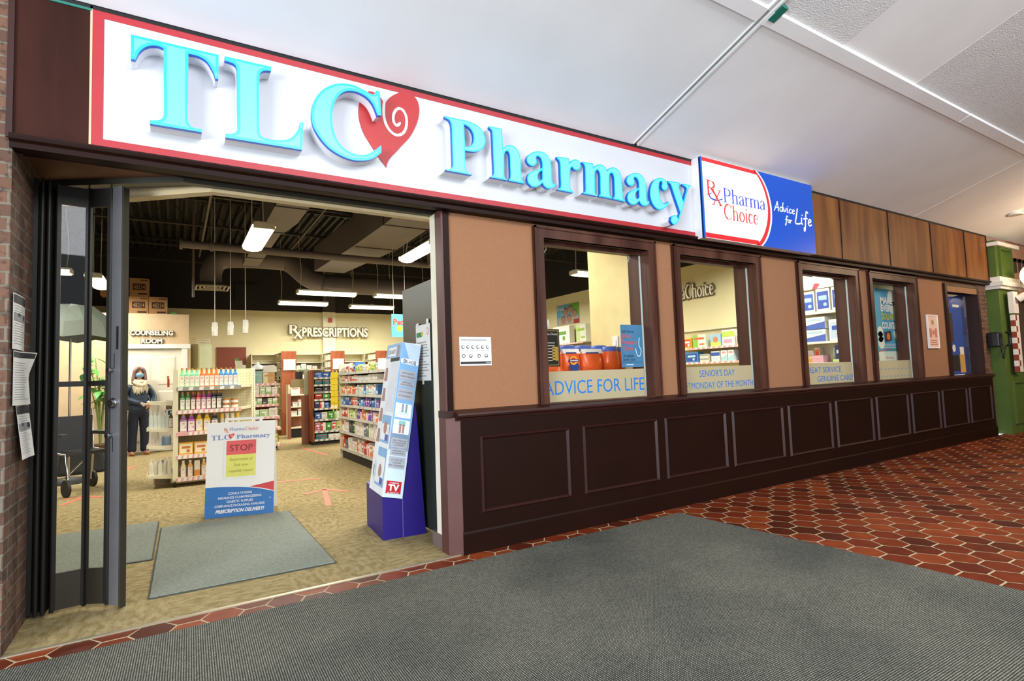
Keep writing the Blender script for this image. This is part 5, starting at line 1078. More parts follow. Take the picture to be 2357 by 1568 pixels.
mb.m(PRB); serif(mb, 'Pharma', pt(-.105, .908*LB, .002), .03, .135, U1, vv, 1.3); mb.m(PRR); serif(mb, 'Choice', pt(.035, .908*LB, .002), .03, .118, U1, vv, 1.3); rx(mb, pt(-.152, .89*LB, .002), .045, .042, U1, vv, 1.3)
def flatgly(mb, k, o, s_, u, v, cx, cz, mat, q=.8):
    vs, fs = outline_mesh(gly(k), 0); mb.m(mat); o, u, v = V3(o), V3(u).normalized(), V3(v).normalized()
    mb.add([o+u*((x-cx)*s_)+v*((y-cz)*s_*q) for x, y, z in vs], fs)
SC_ = .50/4.36
for k in ('T', 'L', 'C', 'P', 'h', 'a', 'r', 'm', 'c', 'y'): flatgly(mb, k, pt(-.262, .815*LB, .002), SC_*1.05, U1, vv, -.206, 2.65, PRB)
vs, fs = outline_mesh(gly('a', 1.033), 0); mb.add([pt(-.262+(x+.206)*SC_*1.05, .815*LB+(y-2.65)*SC_*1.05*.8, .002) for x, y, z in vs], fs)
flatgly(mb, 'heart', pt(-.262, .815*LB, .003), SC_*1.05, U1, vv, -.206, 2.65, BRED)
mb.m(BOARDW).ribbon([(x, y*.8) for x, y in sw], .022, pt(-.262+.206*SC_*1.05, .815*LB-2.65*.8*SC_*1.05, .0035), U1, vv, SC_*1.05)
mb.build('lettering', None, fb)
mb = MB(); mb.m(BOARDW).add([f(.255, .40, .0025), f(.755, .40, .0025), f(.755, .803, .0025), f(.255, .803, .0025)], [(0, 1, 2, 3)])
mb.m(M('stop_red_paper', '#ea6668', .6)).add([f(.285, .648, .003), f(.725, .648, .003), f(.725, .80, .003), f(.285, .80, .003)], [(0, 1, 2, 3)])
mb.m(M('yellow_paper', '#e8e876', .6)).add([f(.285, .414, .003), f(.725, .414, .003), f(.725, .648, .003), f(.285, .648, .003)], [(0, 1, 2, 3)])
mb.m(M('stop_ink', '#5c2020', .6)).text('STOP', .085, pt(.003, .688*LB, .004), U1, vv, w=.2, bold=-.008)
mb.m(M('olive_ink', '#8f8c2c', .6))
for s_, v, wd in (('Government of', .585, .2), ('Sask now', .525, .12), ('requires masks!', .463, .21)): mb.text(s_, .036, pt(.003, v*LB, .004), U1, vv, w=wd)
sp_ = mb.build('stop_paper', None, fb); sp_['label'] = 'red and yellow paper reading STOP'
mb = MB()
for a, b in ((.055, .18), (.945, .165)): mb.cyl(f(a, b, 0), f(a, b, .004), .005, n=10)
mb.build('rivet', CHROME, fb)

# purple floor display with a leaning product tray
PURP = M('purple_card', '#22156e', .42, noise=(4, .05)); TRB = M('tray_blue', '#7fb0de', .4); TRP = M('tray_pale_blue', '#c5daee', .4); TRW = M('tray_white', '#e6ebf2', .4); SILV = M('silver_plate', '#b5bac4', .35, .3); TINK = M('tray_ink', '#3c4250', .6)
pd = E('floor_display', (1.372, .694, 0), -.075, 'purple cardboard floor display with a tall pale blue leaning tray by the right jamb', 'display stand')
mb = MB(); mb.prism([(0, 0), (.345, 0), (.285, 1.02), (.235, 1.02), (.16, .42), (.0, .36)], XZ, 0, .55); mb.build('pedestal', PURP, pd)
mb = MB(); mb.box(.158, .160, -.0015, 0, 0, .36); mb.build('fold_line', M('pale_fold', '#8d86c4', .6), pd)
bf, br_, tf, tr_ = Vector((.0, 0, .337)), Vector((.158, 0, .301)), Vector((.185, 0, 1.535)), Vector((.342, 0, 1.515))
D0, D1 = -.014, .43
mb = MB(); a = [Vector((p.x-.004, D0, p.z)) for p in (bf, br_, tr_, tf)]; b = [Vector((p.x-.004, D1, p.z)) for p in (bf, br_, tr_, tf)]
mb.hexa([a[0], a[1], b[1], b[0]], [a[3], a[2], b[2], b[3]]); ty = mb.build('tray', TRW, pd)
v_ = (tf-bf).normalized(); u_ = (br_-bf).normalized(); Hh = (tf-bf).length; o_ = a[0]+Vector((0, -.0015, 0)); wS = .158
yv = lambda y: (1144-y)/(1144-790)*Hh
mb = MB(); mb.m(TRP).plate(o_, u_, v_, .001, wS, .002, Hh*.42); mb.m(TRB).plate(o_, u_, v_, .001, wS, Hh*.30, Hh-.001); mb.m(TRP).add([o_+Vector((0, -.0005, 0))+u_*x+v_*y for x, y in ((.02, Hh-.002), (wS, Hh-.002), (wS, Hh-.13), (.09, Hh-.16))], [(0, 1, 2, 3)])
oo = o_+Vector((0, -.001, 0)); ot = o_+Vector((0, -.002, 0))
mb.m(TRW).plate(oo, u_, v_, .03, .135, yv(839), yv(826)); mb.disc(oo+u_*.03+v_*yv(832.5), (yv(826)-yv(839))/2, u_, v_); mb.disc(oo+u_*.135+v_*yv(832.5), (yv(826)-yv(839))/2, u_, v_)
mb.m(TINK).text("DR-HO'S", .042, ot+u_*.082+v_*yv(837.5), u_, v_, w=.104, bold=.0)
for y0, y1, lines in ((875, 853, ('HELPS RELIEVE', 'PAIN & TENSION')), (892, 877, ('IMPROVES', 'CIRCULATION')), (921, 895, ('COST COVERED', 'BY INSURANCE')), (1032, 1010, ('AIDE À RÉDUIRE', 'LA DOULEUR ET', 'LA TENSION')), (1050, 1034, ('AMÉLIORE LA', 'CIRCULATION')), (1079, 1052.5, ('LE COÛT EST', 'COUVERT', "PAR L'ASSURANCE"))):
    mb.m(SILV).plate(oo, u_, v_, .014, .146, yv(y0), yv(y1)); mb.m(TINK); k = len(lines); hh = (yv(y1)-yv(y0))
    for i, s_ in enumerate(lines): mb.text(s_, .0155, ot+u_*.08+v_*(yv(y1)-hh*(.2+.7*(i+.55)/k)), u_, v_)
for y0, y1 in ((963, 930), (1000, 968)): mb.m(TRW).plate(oo, u_, v_, .014, .146, yv(y0), yv(y1))
SKN = M('print_skin', '#a98476', .6); mb.m(M('print_teal', '#8ec3c0', .6)).plate(ot, u_, v_, .055, .11, yv(980), yv(970)); mb.m(SKN)
for x in (.062, .088): mb.plate(ot, u_, v_, x, x+.018, yv(998), yv(978))
mb.m(M('print_shadow_blue', '#8c9cb4', .6))
for x in (.065, .095): mb.plate(ot, u_, v_, x, x+.014, yv(950), yv(931))
mb.m(M('print_white_blue', '#cfe0ee', .6)).disc(ot+u_*.08+v_*yv(952), .045, u_, v_, ry=.016)
mb.m(M('tv_red', '#b3232c', .4)).plate(oo, u_, v_, .02, .14, yv(1135), yv(1107)); mb.m(TRW).text('TV', .066, ot+u_*.08+v_*yv(1128), u_, v_, bold=.04, w=.088); mb.text('AS SEEN ON', .013, ot+u_*.08+v_*yv(1112.3), u_, v_, bold=.02); mb.text('TEL QUE VU À LA', .012, ot+u_*.08+v_*yv(1134), u_, v_, bold=.02)
mb.build('side_print', None, ty)
# front (aisle) side of the tray: header, window with goods, pictures
of = b[0]+Vector((-.0015, 0, 0)); uf = Vector((0, -1, 0)); wF = D1-D0; og = of+Vector((-.001, 0, 0))
mb = MB(); mb.m(TRB).plate(of, uf, v_, 0, wF, Hh-.12, Hh-.002); mb.m(TRW).plate(og, uf, v_, .07, wF-.13, Hh-.105, Hh-.03); mb.m(TINK).text("DR-HO'S", .05, og+Vector((-.001, 0, 0))+uf*(.19)+v_*(Hh-.085), uf, v_, w=.2)
mb.m(SKN).plate(og, uf, v_, wF-.1, wF-.05, Hh-.11, Hh-.02)
mb.m(M('tray_slot_dark', '#2c2f33', .7)).plate(of, uf, v_, .16, wF-.01, Hh-.15, Hh-.12); mb.m(M('goods_pale', '#d5dbe6', .5)).plate(of, uf, v_, .17, wF-.015, Hh-.56, Hh-.15)
for k in range(4): mb.m(SKN).add([og+uf*x+v_*y for x, y in ((.05, Hh-.2-.17*k), (.11, Hh-.2-.17*k), (.13, Hh-.31-.17*k), (.03, Hh-.31-.17*k))], [(0, 1, 2, 3)])
for k, (z0, z1) in enumerate(((.40, .62), (.06, .36))):
    mb.m(TRB).plate(of, uf, v_, .15, wF-.03, z0, z1); mb.m(TRW).plate(og, uf, v_, .16, wF-.04, z0+.02, z1-.07); mb.m(SKN).disc(og+Vector((-.001, 0, 0))+uf*.28+v_*(z0+.12), .05, uf, v_); mb.m(M('print_navy', '#4f62a8', .6)).plate(og+Vector((-.001, 0, 0)), uf, v_, .3, wF-.05, z0+.02, z0+.07)
mb.m(TRW).disc(og+Vector((-.001, 0, 0))+uf*.09+v_*.16, .045, uf, v_, ry=.08); mb.m(TINK).disc(og+Vector((-.002, 0, 0))+uf*.09+v_*.16, .012, uf, v_, ry=.05)
mb.build('front_print', None, ty)

# floor mats
MATG = M('grey_door_mat', '#8b9084', .95, noise=(60, .16), bump=(220, .8), spec=.1); MATE = M('rubber_mat_edge', '#3b3c36', .7)
def fmat(pts, label):
    e = E('floor_mat', (0, 0, 0), 0, label, 'mat'); c = [sum(p[i] for p in pts)/4 for i in (0, 1)]
    MB().prism(pts, XY, .001, .006).build('rubber_edge', MATE, e)
    q = [(p[0]+(c[0]-p[0])*.018, p[1]+(c[1]-p[1])*.012) for p in pts]
    MB().prism(q, XY, .006, .011).build('pile', MATG, e)
fmat([(-.132, .419), (.945, .384), (.944, 2.231), (-.103, 2.306)], 'large grey rectangular floor mat lying in the open entrance')
fmat([(-1.3, 1.36), (-.131, 1.289), (-.118, 2.592), (-1.3, 2.66)], 'grey floor mat to the left, seen partly through the folding door glass')
tag(MB().box(-.02, .02, -.012, .012, .0115, .0118).build('torn_corner', M('pale_backing', '#b8ab8e', .8)), 'torn pale corner patch', 'patch') if False else None
RTAPE = M('red_floor_tape', '#d8775f', .6)
def tape(segs, label):
    mb = MB()
    for (x0, y0), (x1, y1) in segs:
        d = Vector((x1-x0, y1-y0)).normalized()*.028; mb.add([(x0-d.y, y0+d.x, .0022), (x0+d.y, y0-d.x, .0022), (x1+d.y, y1-d.x, .0022), (x1-d.y, y1+d.x, .0022)], [(0, 1, 2, 3)])
    tag(mb.build('floor_tape', RTAPE), label, 'tape')
tape([((1.313, 2.196), (1.465, 3.08)), ((1.465, 3.10), (1.23, 2.95)), ((1.465, 3.10), (1.66, 2.80))], 'red tape arrow on the carpet pointing into the shop')
tape([((1.122, 3.984), (1.6, 3.88))], 'red tape line across the carpet right of the sandwich board')
tape([((2.05, 7.6), (2.2, 6.1))], 'red tape line on the carpet before the cherry sided shelf unit')
tape([((-.70, 6.6), (-.52, 7.3))], 'red tape line on the carpet before the standing woman')
tape([((-1.05, 4.2), (-.88, 4.65)), ((-.88, 4.65), (-1.1, 4.6)), ((-.88, 4.65), (-.72, 4.45))], 'red tape arrow on the carpet seen through the folding door glass')

# ================================================================ the standing woman
def skinned(name, verts, edges, radii, mat, parent, root=0, sub=2):
    me = bpy.data.meshes.new(name); me.from_pydata(verts, edges, []); me.materials.append(mat); o = bpy.data.objects.new(name, me); COL.objects.link(o); o.parent = parent
    m = o.modifiers.new('skin', 'SKIN'); m.use_smooth_shade = True; m.branch_smoothing = .4
    for i, r in enumerate(radii): me.skin_vertices[0].data[i].radius = r if isinstance(r, tuple) else (r, r)
    me.skin_vertices[0].data[root].use_root = True
    s = o.modifiers.new('subsurf', 'SUBSURF'); s.levels = sub; s.render_levels = sub
    return o
class G_:
    def __init__(s): s.v = []; s.e = []; s.r = []
    def chain(s, pts, start=None):
        prev = start
        for p, r in pts:
            s.v.append(p); s.r.append(r); i = len(s.v)-1
            if prev is not None: s.e.append((prev, i))
            prev = i
        return prev
SKIN = M('skin', '#d2a48c', .5, noise=(30, .04)); HAIR = M('mauve_blond_hair', '#8f6f68', .5, noise=(25, .25), stretch=(1, 1, .15)); NAVY = M('navy_puffer_jacket', '#2c3a4c', .45, noise=(8, .1)); PANT = M('navy_trousers', '#1a2030', .7); SCARF = M('cream_fringed_scarf', '#cdbfa2', .9, noise=(18, .22), bump=(60, .6)); SHOE = M('tan_suede_shoe', '#9a6a48', .6); MASKM = M('blue_face_mask', '#86b6d6', .7); EYE = M('dark_eye', '#2a211e', .3)
pe = E('person', (-.575, 8.9, 0), .22, 'woman in navy puffer jacket, cream scarf and blue mask, hands joined, before white door', 'person')
g = G_()
c0 = g.chain([((0, 0, .86), (.115, .09)), ((0, 0, 1.04), (.125, .095)), ((0, 0, 1.24), (.13, .1)), ((0, .01, 1.35), (.07, .06))])
nk = g.chain([((0, .0, 1.41), .048), ((0, -.01, 1.455), (.052, .06)), ((0, -.015, 1.50), (.066, .08)), ((0, -.01, 1.555), (.07, .085)), ((0, 0, 1.60), (.05, .06))], c0)
g.chain([((0, -.105, 1.495), .012)], nk-2)
def armc(sx, el, wr, hand, fingers):
    s_ = g.chain([((sx*.10, .01, 1.31), .055), ((sx*.16, .01, 1.275), .046), (el, .04), (wr, .027), (hand, (.03, .02))], c0-1)
    for fp in fingers: g.chain(fp, s_)
def fing(h, d, spread, ln):
    out = []
    for k in range(4):
        o = Vector(h)+Vector(spread)*(k-1.5); l = ln*(1, 1.08, 1.02, .85)[k]; dv = Vector(d)
        out.append([(tuple(o+dv*l*.45), .0095), (tuple(o+dv*l*.8+Vector((0, .012, -.012))), .0085), (tuple(o+dv*l+Vector((0, .03, -.02))), .0075)])
    return out
hR = (.085, -.215, .93); hL = (.135, -.20, .915)
thumb = lambda h, dx: [[(tuple(Vector(h)+Vector((dx*.02, -.025, .018))), .0105), (tuple(Vector(h)+Vector((dx*.05, -.04, .022))), .009)]]
armc(-1, (-.235, -.03, 1.06), (.02, -.185, .945), hR, fing(hR, (.8, -.1, -.3), (0, -.012, .016), .075)+thumb(hR, 1))
armc(1, (.225, -.01, 1.06), (.175, -.165, .93), hL, fing(hL, (-.75, -.25, -.3), (0, -.012, .016), .075)+thumb(hL, -1))
for sx in (-1, 1): g.chain([((sx*.08, 0, .80), .075), ((sx*.092, -.01, .47), .05), ((sx*.105, .015, .10), .038), ((sx*.11, -.04, .045), .034), ((sx*.12, -.13, .035), .03)], 0)
skinned('body', g.v, g.e, g.r, SKIN, pe)
g = G_(); c1 = g.chain([((0, 0, .76), (.20, .155)), ((0, 0, .93), (.198, .152)), ((0, 0, 1.08), (.185, .145)), ((0, 0, 1.22), (.178, .135)), ((0, .01, 1.33), (.13, .10))])
for sx, el, wr in ((-1, (-.245, -.03, 1.06), (.012, -.18, .947)), (1, (.235, -.01, 1.06), (.178, -.162, .934))):
    m_ = tuple((Vector(el)+Vector(wr))/2); g.chain([((sx*.165, .01, 1.265), .082), (tuple((Vector((sx*.165, .01, 1.265))+Vector(el))/2), .068), (el, .066), (m_, .06), (wr, .052)], c1-1)
jk = skinned('jacket', g.v, g.e, g.r, NAVY, pe)
mb = MB()
for z, r in ((.80, .172), (.88, .171), (.96, .168), (1.04, .162), (1.12, .156)): mb.tube([(r*math.cos(2*PI*i/24), r*.77*math.sin(2*PI*i/24), z) for i in range(25)], .005, 6, False)
mb.build('quilting_seam', M('navy_seam', '#202b39', .5), jk)
g = G_(); g.chain([((0, 0, .92), (.172, .132)), ((0, 0, .82), (.17, .13))])
for sx in (-1, 1): g.chain([((sx*.085, 0, .72), .105), ((sx*.092, -.01, .48), .083), ((sx*.097, .01, .22), .075), ((sx*.1, .012, .045), .078)], 1)
skinned('trousers', g.v, g.e, g.r, PANT, pe)
for sx in (-1, 1):
    mb = MB(); mb.ell((sx*.115, -.075, .042), .042, .12, .038, 14, 8); mb.box(sx*.115-.038, sx*.115+.038, -.18, .03, .0, .014); mb.build('shoe', SHOE, pe)
mb = MB(); mb.tube([(.085*math.cos(2*PI*i/20), .075*math.sin(2*PI*i/20)-.01, 1.375+.018*math.sin(2*PI*i/20)) for i in range(21)], [.038+.006*math.sin(i*1.7) for i in range(21)], 10, False)
mb.tube([(-.085, -.07, 1.36), (-.04, -.115, 1.31), (.02, -.13, 1.28), (.07, -.115, 1.30), (.10, -.06, 1.36)], [.036, .044, .046, .042, .036], 10)
sc2 = mb.build('scarf', SCARF, pe)
mb = MB(); rg = random.Random(8)
for i in range(26):
    x = -.11+.0088*i; z0 = 1.29-.02*math.sin(i*.25); mb.tube([(x, -.135+abs(x)*.25, z0), (x+rg.uniform(-.01, .01), -.165+abs(x)*.25, z0-.06), (x+rg.uniform(-.015, .015), -.165+abs(x)*.25, z0-.10-rg.uniform(0, .06))], [.009, .008, .004], 5)
mb.build('fringe', SCARF, sc2)
mb = MB(); P_ = []; N_ = 28; K_ = 12
for j in range(K_+1):
    ph = PI*.62*j/K_
    for i in range(N_): th = 2*PI*i/N_; P_.append((.092*math.sin(ph)*math.cos(th), .008+.108*math.sin(ph)*math.sin(th), 1.545+.098*math.cos(ph)))
F_ = []
for j in range(K_):
    for i in range(N_):
        q = [j*N_+i, j*N_+(i+1) % N_, (j+1)*N_+(i+1) % N_, (j+1)*N_+i]; c_ = sum((Vector(P_[a]) for a in q), Vector())/4
        if not (c_.y < -.038 and c_.z < 1.592-abs(c_.x)*.35): F_.append(q)
mb.add(P_, F_, True)
P_ = []; R_ = ((1.56, .09, .10), (1.50, .096, .10), (1.44, .104, .097), (1.38, .112, .10), (1.33, .105, .098), (1.295, .085, .085))
for z, rx_, ry_ in R_:
    for i in range(25):
        th = math.radians(-38+256*i/24); wv = 1+.05*math.sin(i*2.3+z*30); P_.append((rx_*wv*math.cos(th), .008+ry_*wv*math.sin(th)-(.02 if i in (0, 1, 23, 24) and z < 1.45 else 0), z+.02*math.sin(i*1.9)*(z < 1.31)))
mb.add(P_, [(j*25+i, j*25+i+1, (j+1)*25+i+1, (j+1)*25+i) for j in range(len(R_)-1) for i in range(24)], True)
for sx in (-1, 1): mb.tube([(sx*.012, -.075, 1.622), (sx*.05, -.083, 1.598), (sx*.078, -.06, 1.555), (sx*.086, -.045, 1.50), (sx*.094, -.05, 1.43), (sx*.10, -.06, 1.36)], [.014, .018, .02, .022, .022, .008], 8)
hr = mb.build('hair', HAIR, pe); sm_ = hr.modifiers.new('thickness', 'SOLIDIFY'); sm_.thickness = .012; sm_.offset = 0
mb = MB(); P_ = []
for j in range(5):
    z = 1.438+.02*j; w_ = (.05, .062, .066, .064, .055)[j]; y0 = (-.085, -.105, -.118, -.12, -.11)[j]
    for i in range(9):
        a_ = -1+i/4; P_.append((a_*w_, y0+.055*a_*a_, z))
mb.add(P_, [(j*9+i, j*9+i+1, (j+1)*9+i+1, (j+1)*9+i) for j in range(4) for i in range(8)], True)
for sx in (-1, 1): mb.tube([(sx*.06, -.06, 1.50), (sx*.075, -.01, 1.515)], .003, 5); mb.tube([(sx*.058, -.045, 1.46), (sx*.075, -.01, 1.505)], .003, 5)
mb.build('face_mask', MASKM, pe)
for sx in (-1, 1):
    mb = MB(); mb.ell((sx*.028, -.088, 1.545), .011, .006, .006, 10, 6); mb.build('eye', EYE, pe)
    mb = MB(); mb.tube([(sx*.014, -.093, 1.566), (sx*.03, -.092, 1.567), (sx*.045, -.08, 1.560)], .002, 5); mb.build('eyebrow', HAIR, pe)
mb = MB(); mb.hexa([(.02, -.235, .90), (.055, -.245, .90), (.055, -.25, .91), (.02, -.24, .91)], [(.0, -.22, .955), (.035, -.23, .955), (.035, -.24, .96), (.0, -.23, .96)]); ph = mb.build('held_phone', M('silver_phone', '#b9c0c6', .3, .4)); ph.location = (-.575, 8.9, 0); ph.rotation_euler = (0, 0, .22); tag(ph, 'small silver phone held in the hands of the standing woman', 'phone')

# ---------------------------------------------------------------- things seen through the folding door
LEAF = M('green_leaf', '#4f9a3a', .45, noise=(12, .15)); STEM = M('plant_stem', '#7a8a4a', .6)
pp = E('potted_plant', (-1.12, 8.62, 0), 0, 'tall green broad leaved potted plant behind the woman at left', 'plant')
mb = MB(); mb.lathe([(.11, 0), (.15, .26), (.16, .28), (.14, .28), (.13, .25)], n=18); mb.build('pot', M('brown_pot', '#6a4a38', .6), pp)
rg = random.Random(21); mb = MB(); ml = MB(LEAF)
for s_ in range(7):
    a_ = s_*.95; tip = Vector((.26*math.cos(a_)*rg.uniform(.5, 1)-.02, .2*math.sin(a_)*rg.uniform(.4, 1), rg.uniform(1.35, 1.95))); mid = Vector((tip.x*.3, tip.y*.3, tip.z*.6))
    mb.tube(catmull([(0, 0, .25), tuple(mid), tuple(tip)], 4), [.014]*4+[.01]*4+[.006], 6)
    for k in range(6):
        f_ = .45+.11*k; b0 = mid.lerp(tip, min(1, max(0, (f_-.4)/.6))); an = rg.uniform(0, 2*PI); d = Vector((math.cos(an), math.sin(an), rg.uniform(-.5, .15))).normalized(); sd_ = d.cross(Vector((0, 0, 1))).normalized(); L_ = rg.uniform(.18, .27); W_ = .055
        prof = [(0, .006), (.25, .7), (.5, 1), (.75, .75), (1, .05)]; vs = []
        for t_, wv in prof:
            c_ = b0+d*(L_*t_)+Vector((0, 0, -.10*t_*t_+.03*t_)); vs += [c_-sd_*W_*wv+Vector((0, 0, .012*wv)), c_, c_+sd_*W_*wv+Vector((0, 0, .012*wv))]
        ml.add(vs, [(3*i+j, 3*i+j+1, 3*i+j+4, 3*i+j+3) for i in range(4) for j in (0, 1)], True)
mb.build('stem', STEM, pp); ml.build('foliage', LEAF, pp)
um = E('umbrella', (-1.22, 6.0, 1.93), 0, 'large open grey green umbrella seen through the folding door glass', 'umbrella')
mb = MB(); n_ = 8; vs = [(0, 0, .5)]
for r_, z in ((.3, .42), (.55, .2), (.62, .0)):
    for i in range(n_*2):
        a_ = PI*i/n_; k = 1 if i % 2 == 0 else .93; vs.append((r_*k*math.cos(a_), r_*k*math.sin(a_), z+(0 if i % 2 == 0 else .04)))
m_ = n_*2; mb.add(vs, [(0, 1+i, 1+(i+1) % m_) for i in range(m_)]+[(1+j*m_+i, 1+(j+1)*m_+i, 1+(j+1)*m_+(i+1) % m_, 1+j*m_+(i+1) % m_) for j in range(2) for i in range(m_)])
mb.build('canopy', M('grey_green_fabric', '#6f766b', .8), um); MB().cyl((0, 0, -1.93), (0, 0, .5), .014, n=10).build('pole', CHROME, um); MB().lathe([(.24, 0), (.22, .05), (.03, .08)], (0, 0, -1.93), 18).build('stand', BLACKK, um)
def mini(name, parent, lst, mat):
    mb = MB()
    for b in lst: mb.box(*b)
    return mb.build(name, mat, parent)
tc_ = E('transport_chair', (-1.0, 5.1, 0), .5, 'black folding transport chair seen through the folding door glass', 'wheelchair')
mini('seat', tc_, [(-.22, .22, -.22, .2, .46, .5)], BLACKK); mini('backrest', tc_, [(-.22, .22, .2, .23, .5, .92)], BLACKK); mini('armrest', tc_, [(-.26, -.2, -.2, .2, .68, .72)], BLACKK); mini('armrest', tc_, [(.2, .26, -.2, .2, .68, .72)], BLACKK)
mb = MB()
for sx in (-.23, .23): mb.tube([(sx, .24, 1.0), (sx, .22, .5), (sx, -.22, .48), (sx, -.3, .1)], .013, 8).tube([(sx, .2, .5), (sx, .24, .1)], .013, 8)
mb.tube([(-.23, -.2, .2), (.23, .2, .46)], .01, 6); mb.build('frame', CHROME, tc_)
for sx in (-.25, .25):
    for y in (-.3, .25):
        mb = MB(); mb.cyl((sx-.015, y, .1), (sx+.015, y, .1), .1, n=20); mb.build('wheel', BLACKK, tc_)
wk = E('storage_bag', (-1.2, 7.0, 0), .2, 'black soft bag on the floor behind the transport chair', 'bag'); mb = MB(); mb.hexa([(-.3, -.2, 0), (.3, -.2, 0), (.3, .2, 0), (-.3, .2, 0)], [(-.24, -.14, .36), (.26, -.12, .32), (.24, .14, .34), (-.26, .15, .38)]); mb.build('bag_body', M('black_bag', '#232324', .7, bump=(12, .8)), wk, .05); MB().tube(catmull([(-.12, 0, .35), (-.1, 0, .46), (.1, 0, .46), (.12, 0, .33)], 4), .012, 6).build('bag_handle', BLACKK, wk)
# ================================================================ things behind the windows
tag(MB().box(3.95, 4.09, .44, 1.2, 0, 4.6).build('column_3', M('pale_column_paint', '#e0cd94', .75)), kind='structure')
e = E('light_switch', (3.947, .80, 1.47), -PI/2, 'white light switch plate on the pale column behind the first window', 'switch'); MB().box(-.04, .04, -.008, 0, 0, .14).build('plate', TRIMW, e); MB().box(-.017, .017, -.014, -.008, .04, .1).build('rocker', WHITE, e)
ws = E('side_shelf_unit', (8.7, 9.4, 0), -PI/2, 'long cream wall shelving along the right hand side wall behind the windows', 'shelf unit')
MB().box(0, 7.5, .36, .38, .1, 2.02).build('back_panel', PEG, ws); MB().box(0, 7.5, .02, .36, 0, .12).build('kick_base', BLACKK, ws); MB().box(0, 7.5, .3, .38, 2.0, 2.03).build('top_rail', FIXC, ws)
for i, z in enumerate((2.02, 1.65, 1.365, 1.05, .7, .3)):
    x0, x1 = (0, 2.2) if i == 0 else (0, 7.5)
    sh = MB().box(x0, x1, 0, .36, z-.02, z).build('shelf', FIXC, ws); mb = MB(); strip(mb, x0, x1, 0, z-.04, .04, .12, STRIPP, .005, .4, i); mb.build('price_strip', None, sh)
def onwall(name, label, cat, grp, y0, y1, z, h, body, band, third, style, d=.16): pack(name, label, cat, grp, (8.72, (y0+y1)/2, z), -PI/2, abs(y1-y0)*.96, d, h, body, band, third, style)
GW = 'packs behind the second window'
for a in [('care_pack', 'orange and yellow pack at the left of the upper shelf behind the second window', 4.05, 3.85, 1.65, .2, 'e8b83a', 'd2542e', 'efe6d0', 3), ('care_pack', 'large green and white pack on the upper shelf behind the second window', 3.82, 3.5, 1.65, .25, 'dfe6d2', '8cc04a', 'd8643a', 2),
 ('care_pack', 'light blue pack with orange spot on the upper shelf behind the second window', 3.4, 3.16, 1.65, .23, '9cc6dc', 'c9d86a', 'd88a5a', 1), ('care_pack', 'tall lime and pink pack at the right of the upper shelf behind the second window', 3.14, 2.86, 1.65, .29, 'e4e0dc', 'b9d45a', 'e0a4b8', 0),
 ('care_pack', 'dark patterned pack right of the lime and pink pack', 2.84, 2.5, 1.65, .18, 'c9bfb4', '4a3c44', 'c05a5a', 3), ('care_pack', 'blue and yellow pack on the lower shelf, rightmost behind the second window', 2.80, 2.5, 1.365, .2, '3f74b4', 'e0c43a', 'e8e8e4', 1),
 ('care_pack', 'blue crinkled bag at the left of the lower shelf behind the second window', 4.03, 3.7, 1.365, .2, '4a86c8', '2d4f94', 'a8cfe4', 3), ('care_pack', 'small cream box under another on the lower shelf behind the second window', 3.67, 3.46, 1.365, .075, 'e2dcc8', '8a9a9a', 'd8d0ba', 0), ('care_pack', 'small cream box stacked on another on the lower shelf behind the second window', 3.67, 3.46, 1.442, .075, 'e2dcc8', '8a9a9a', 'd8d0ba', 0),
 ('care_pack', 'navy and white box on the lower shelf behind the second window', 3.40, 3.2, 1.365, .19, 'e4e2da', '3a5aa8', 'c8d2e0', 0), ('care_pack', 'tall white and aqua box, left one of two on the lower shelf', 3.18, 3.05, 1.365, .2, 'e6e6e2', 'a6d0d8', 'd89a9a', 4), ('care_pack', 'tall white and aqua box, right one of two on the lower shelf', 3.03, 2.9, 1.365, .2, 'e6e6e2', 'a6d0d8', 'd89a9a', 4)]:
    onwall(a[0], a[1], 'pack', GW, *a[2:])
# walker boxes and posters high at the back of the side wall, seen through the first window
for a in [('walker_box', 'white walking aid box with green print under the family poster', 8.5, 7.75, 2.02, .46, 'e6e4da', 'f0eee4', '6a9a4a', 3), ('walker_box', 'pale box with a green curve right of the walking aid box', 7.5, 7.1, 2.02, .44, 'e4e4d2', 'c9d89a', '9ac44a', 2)]: onwall(a[0], a[1], 'box', None, *a[2:])
for k in range(8): onwall('toiletry_pack', 'small toiletry pack under the walking aid boxes, %s from the left' % ORD[k], 'pack', 'toiletry packs far along the side wall', 8.9-.26*k, 8.7-.26*k, 1.65, .18, *PAL['erGbcwpr'[k]], k % 5)
n = E('family_poster', (9.085, 8.78, 2.56), 0, 'colourful poster of smiling faces with the word live on the side wall', 'poster')
mb = MB(); uP, vP = (0, -1, 0), (0, 0, 1); mb.m(M('poster_sky', '#6aa8c8', .6)).box(0, .01, -.98, 0, 0, .55); mb.m(M('poster_leaf', '#6fae3a', .6)).add([(-.001, -.6, .55), (-.001, -.98, .55), (-.001, -.98, .2), (-.001, -.8, .28)], [(0, 1, 2, 3)])
mb.m(M('poster_shirt', '#b9a890', .6)).plate((-.001, 0, 0), uP, vP, .05, .95, 0, .2); mb.m(M('poster_shirt_red', '#a83a34', .6)).plate((-.0015, 0, 0), uP, vP, .75, .98, 0, .12)
for x, z, r in ((.3, .12, .1), (.4, .33, .11), (.62, .38, .1), (.8, .26, .1), (.56, .14, .1)): mb.m(M('poster_hair', '#6b4630', .6)).disc((-.002, -x, z+.02), r*1.08, (0, 1, 0)); mb.m(SKN).disc((-.003, -x, z), r, (0, 1, 0))
mb.m(TRIMW).text('live', .17, (-.004, -.19, .4), uP, vP, w=.3); mb.build('print', None, n)
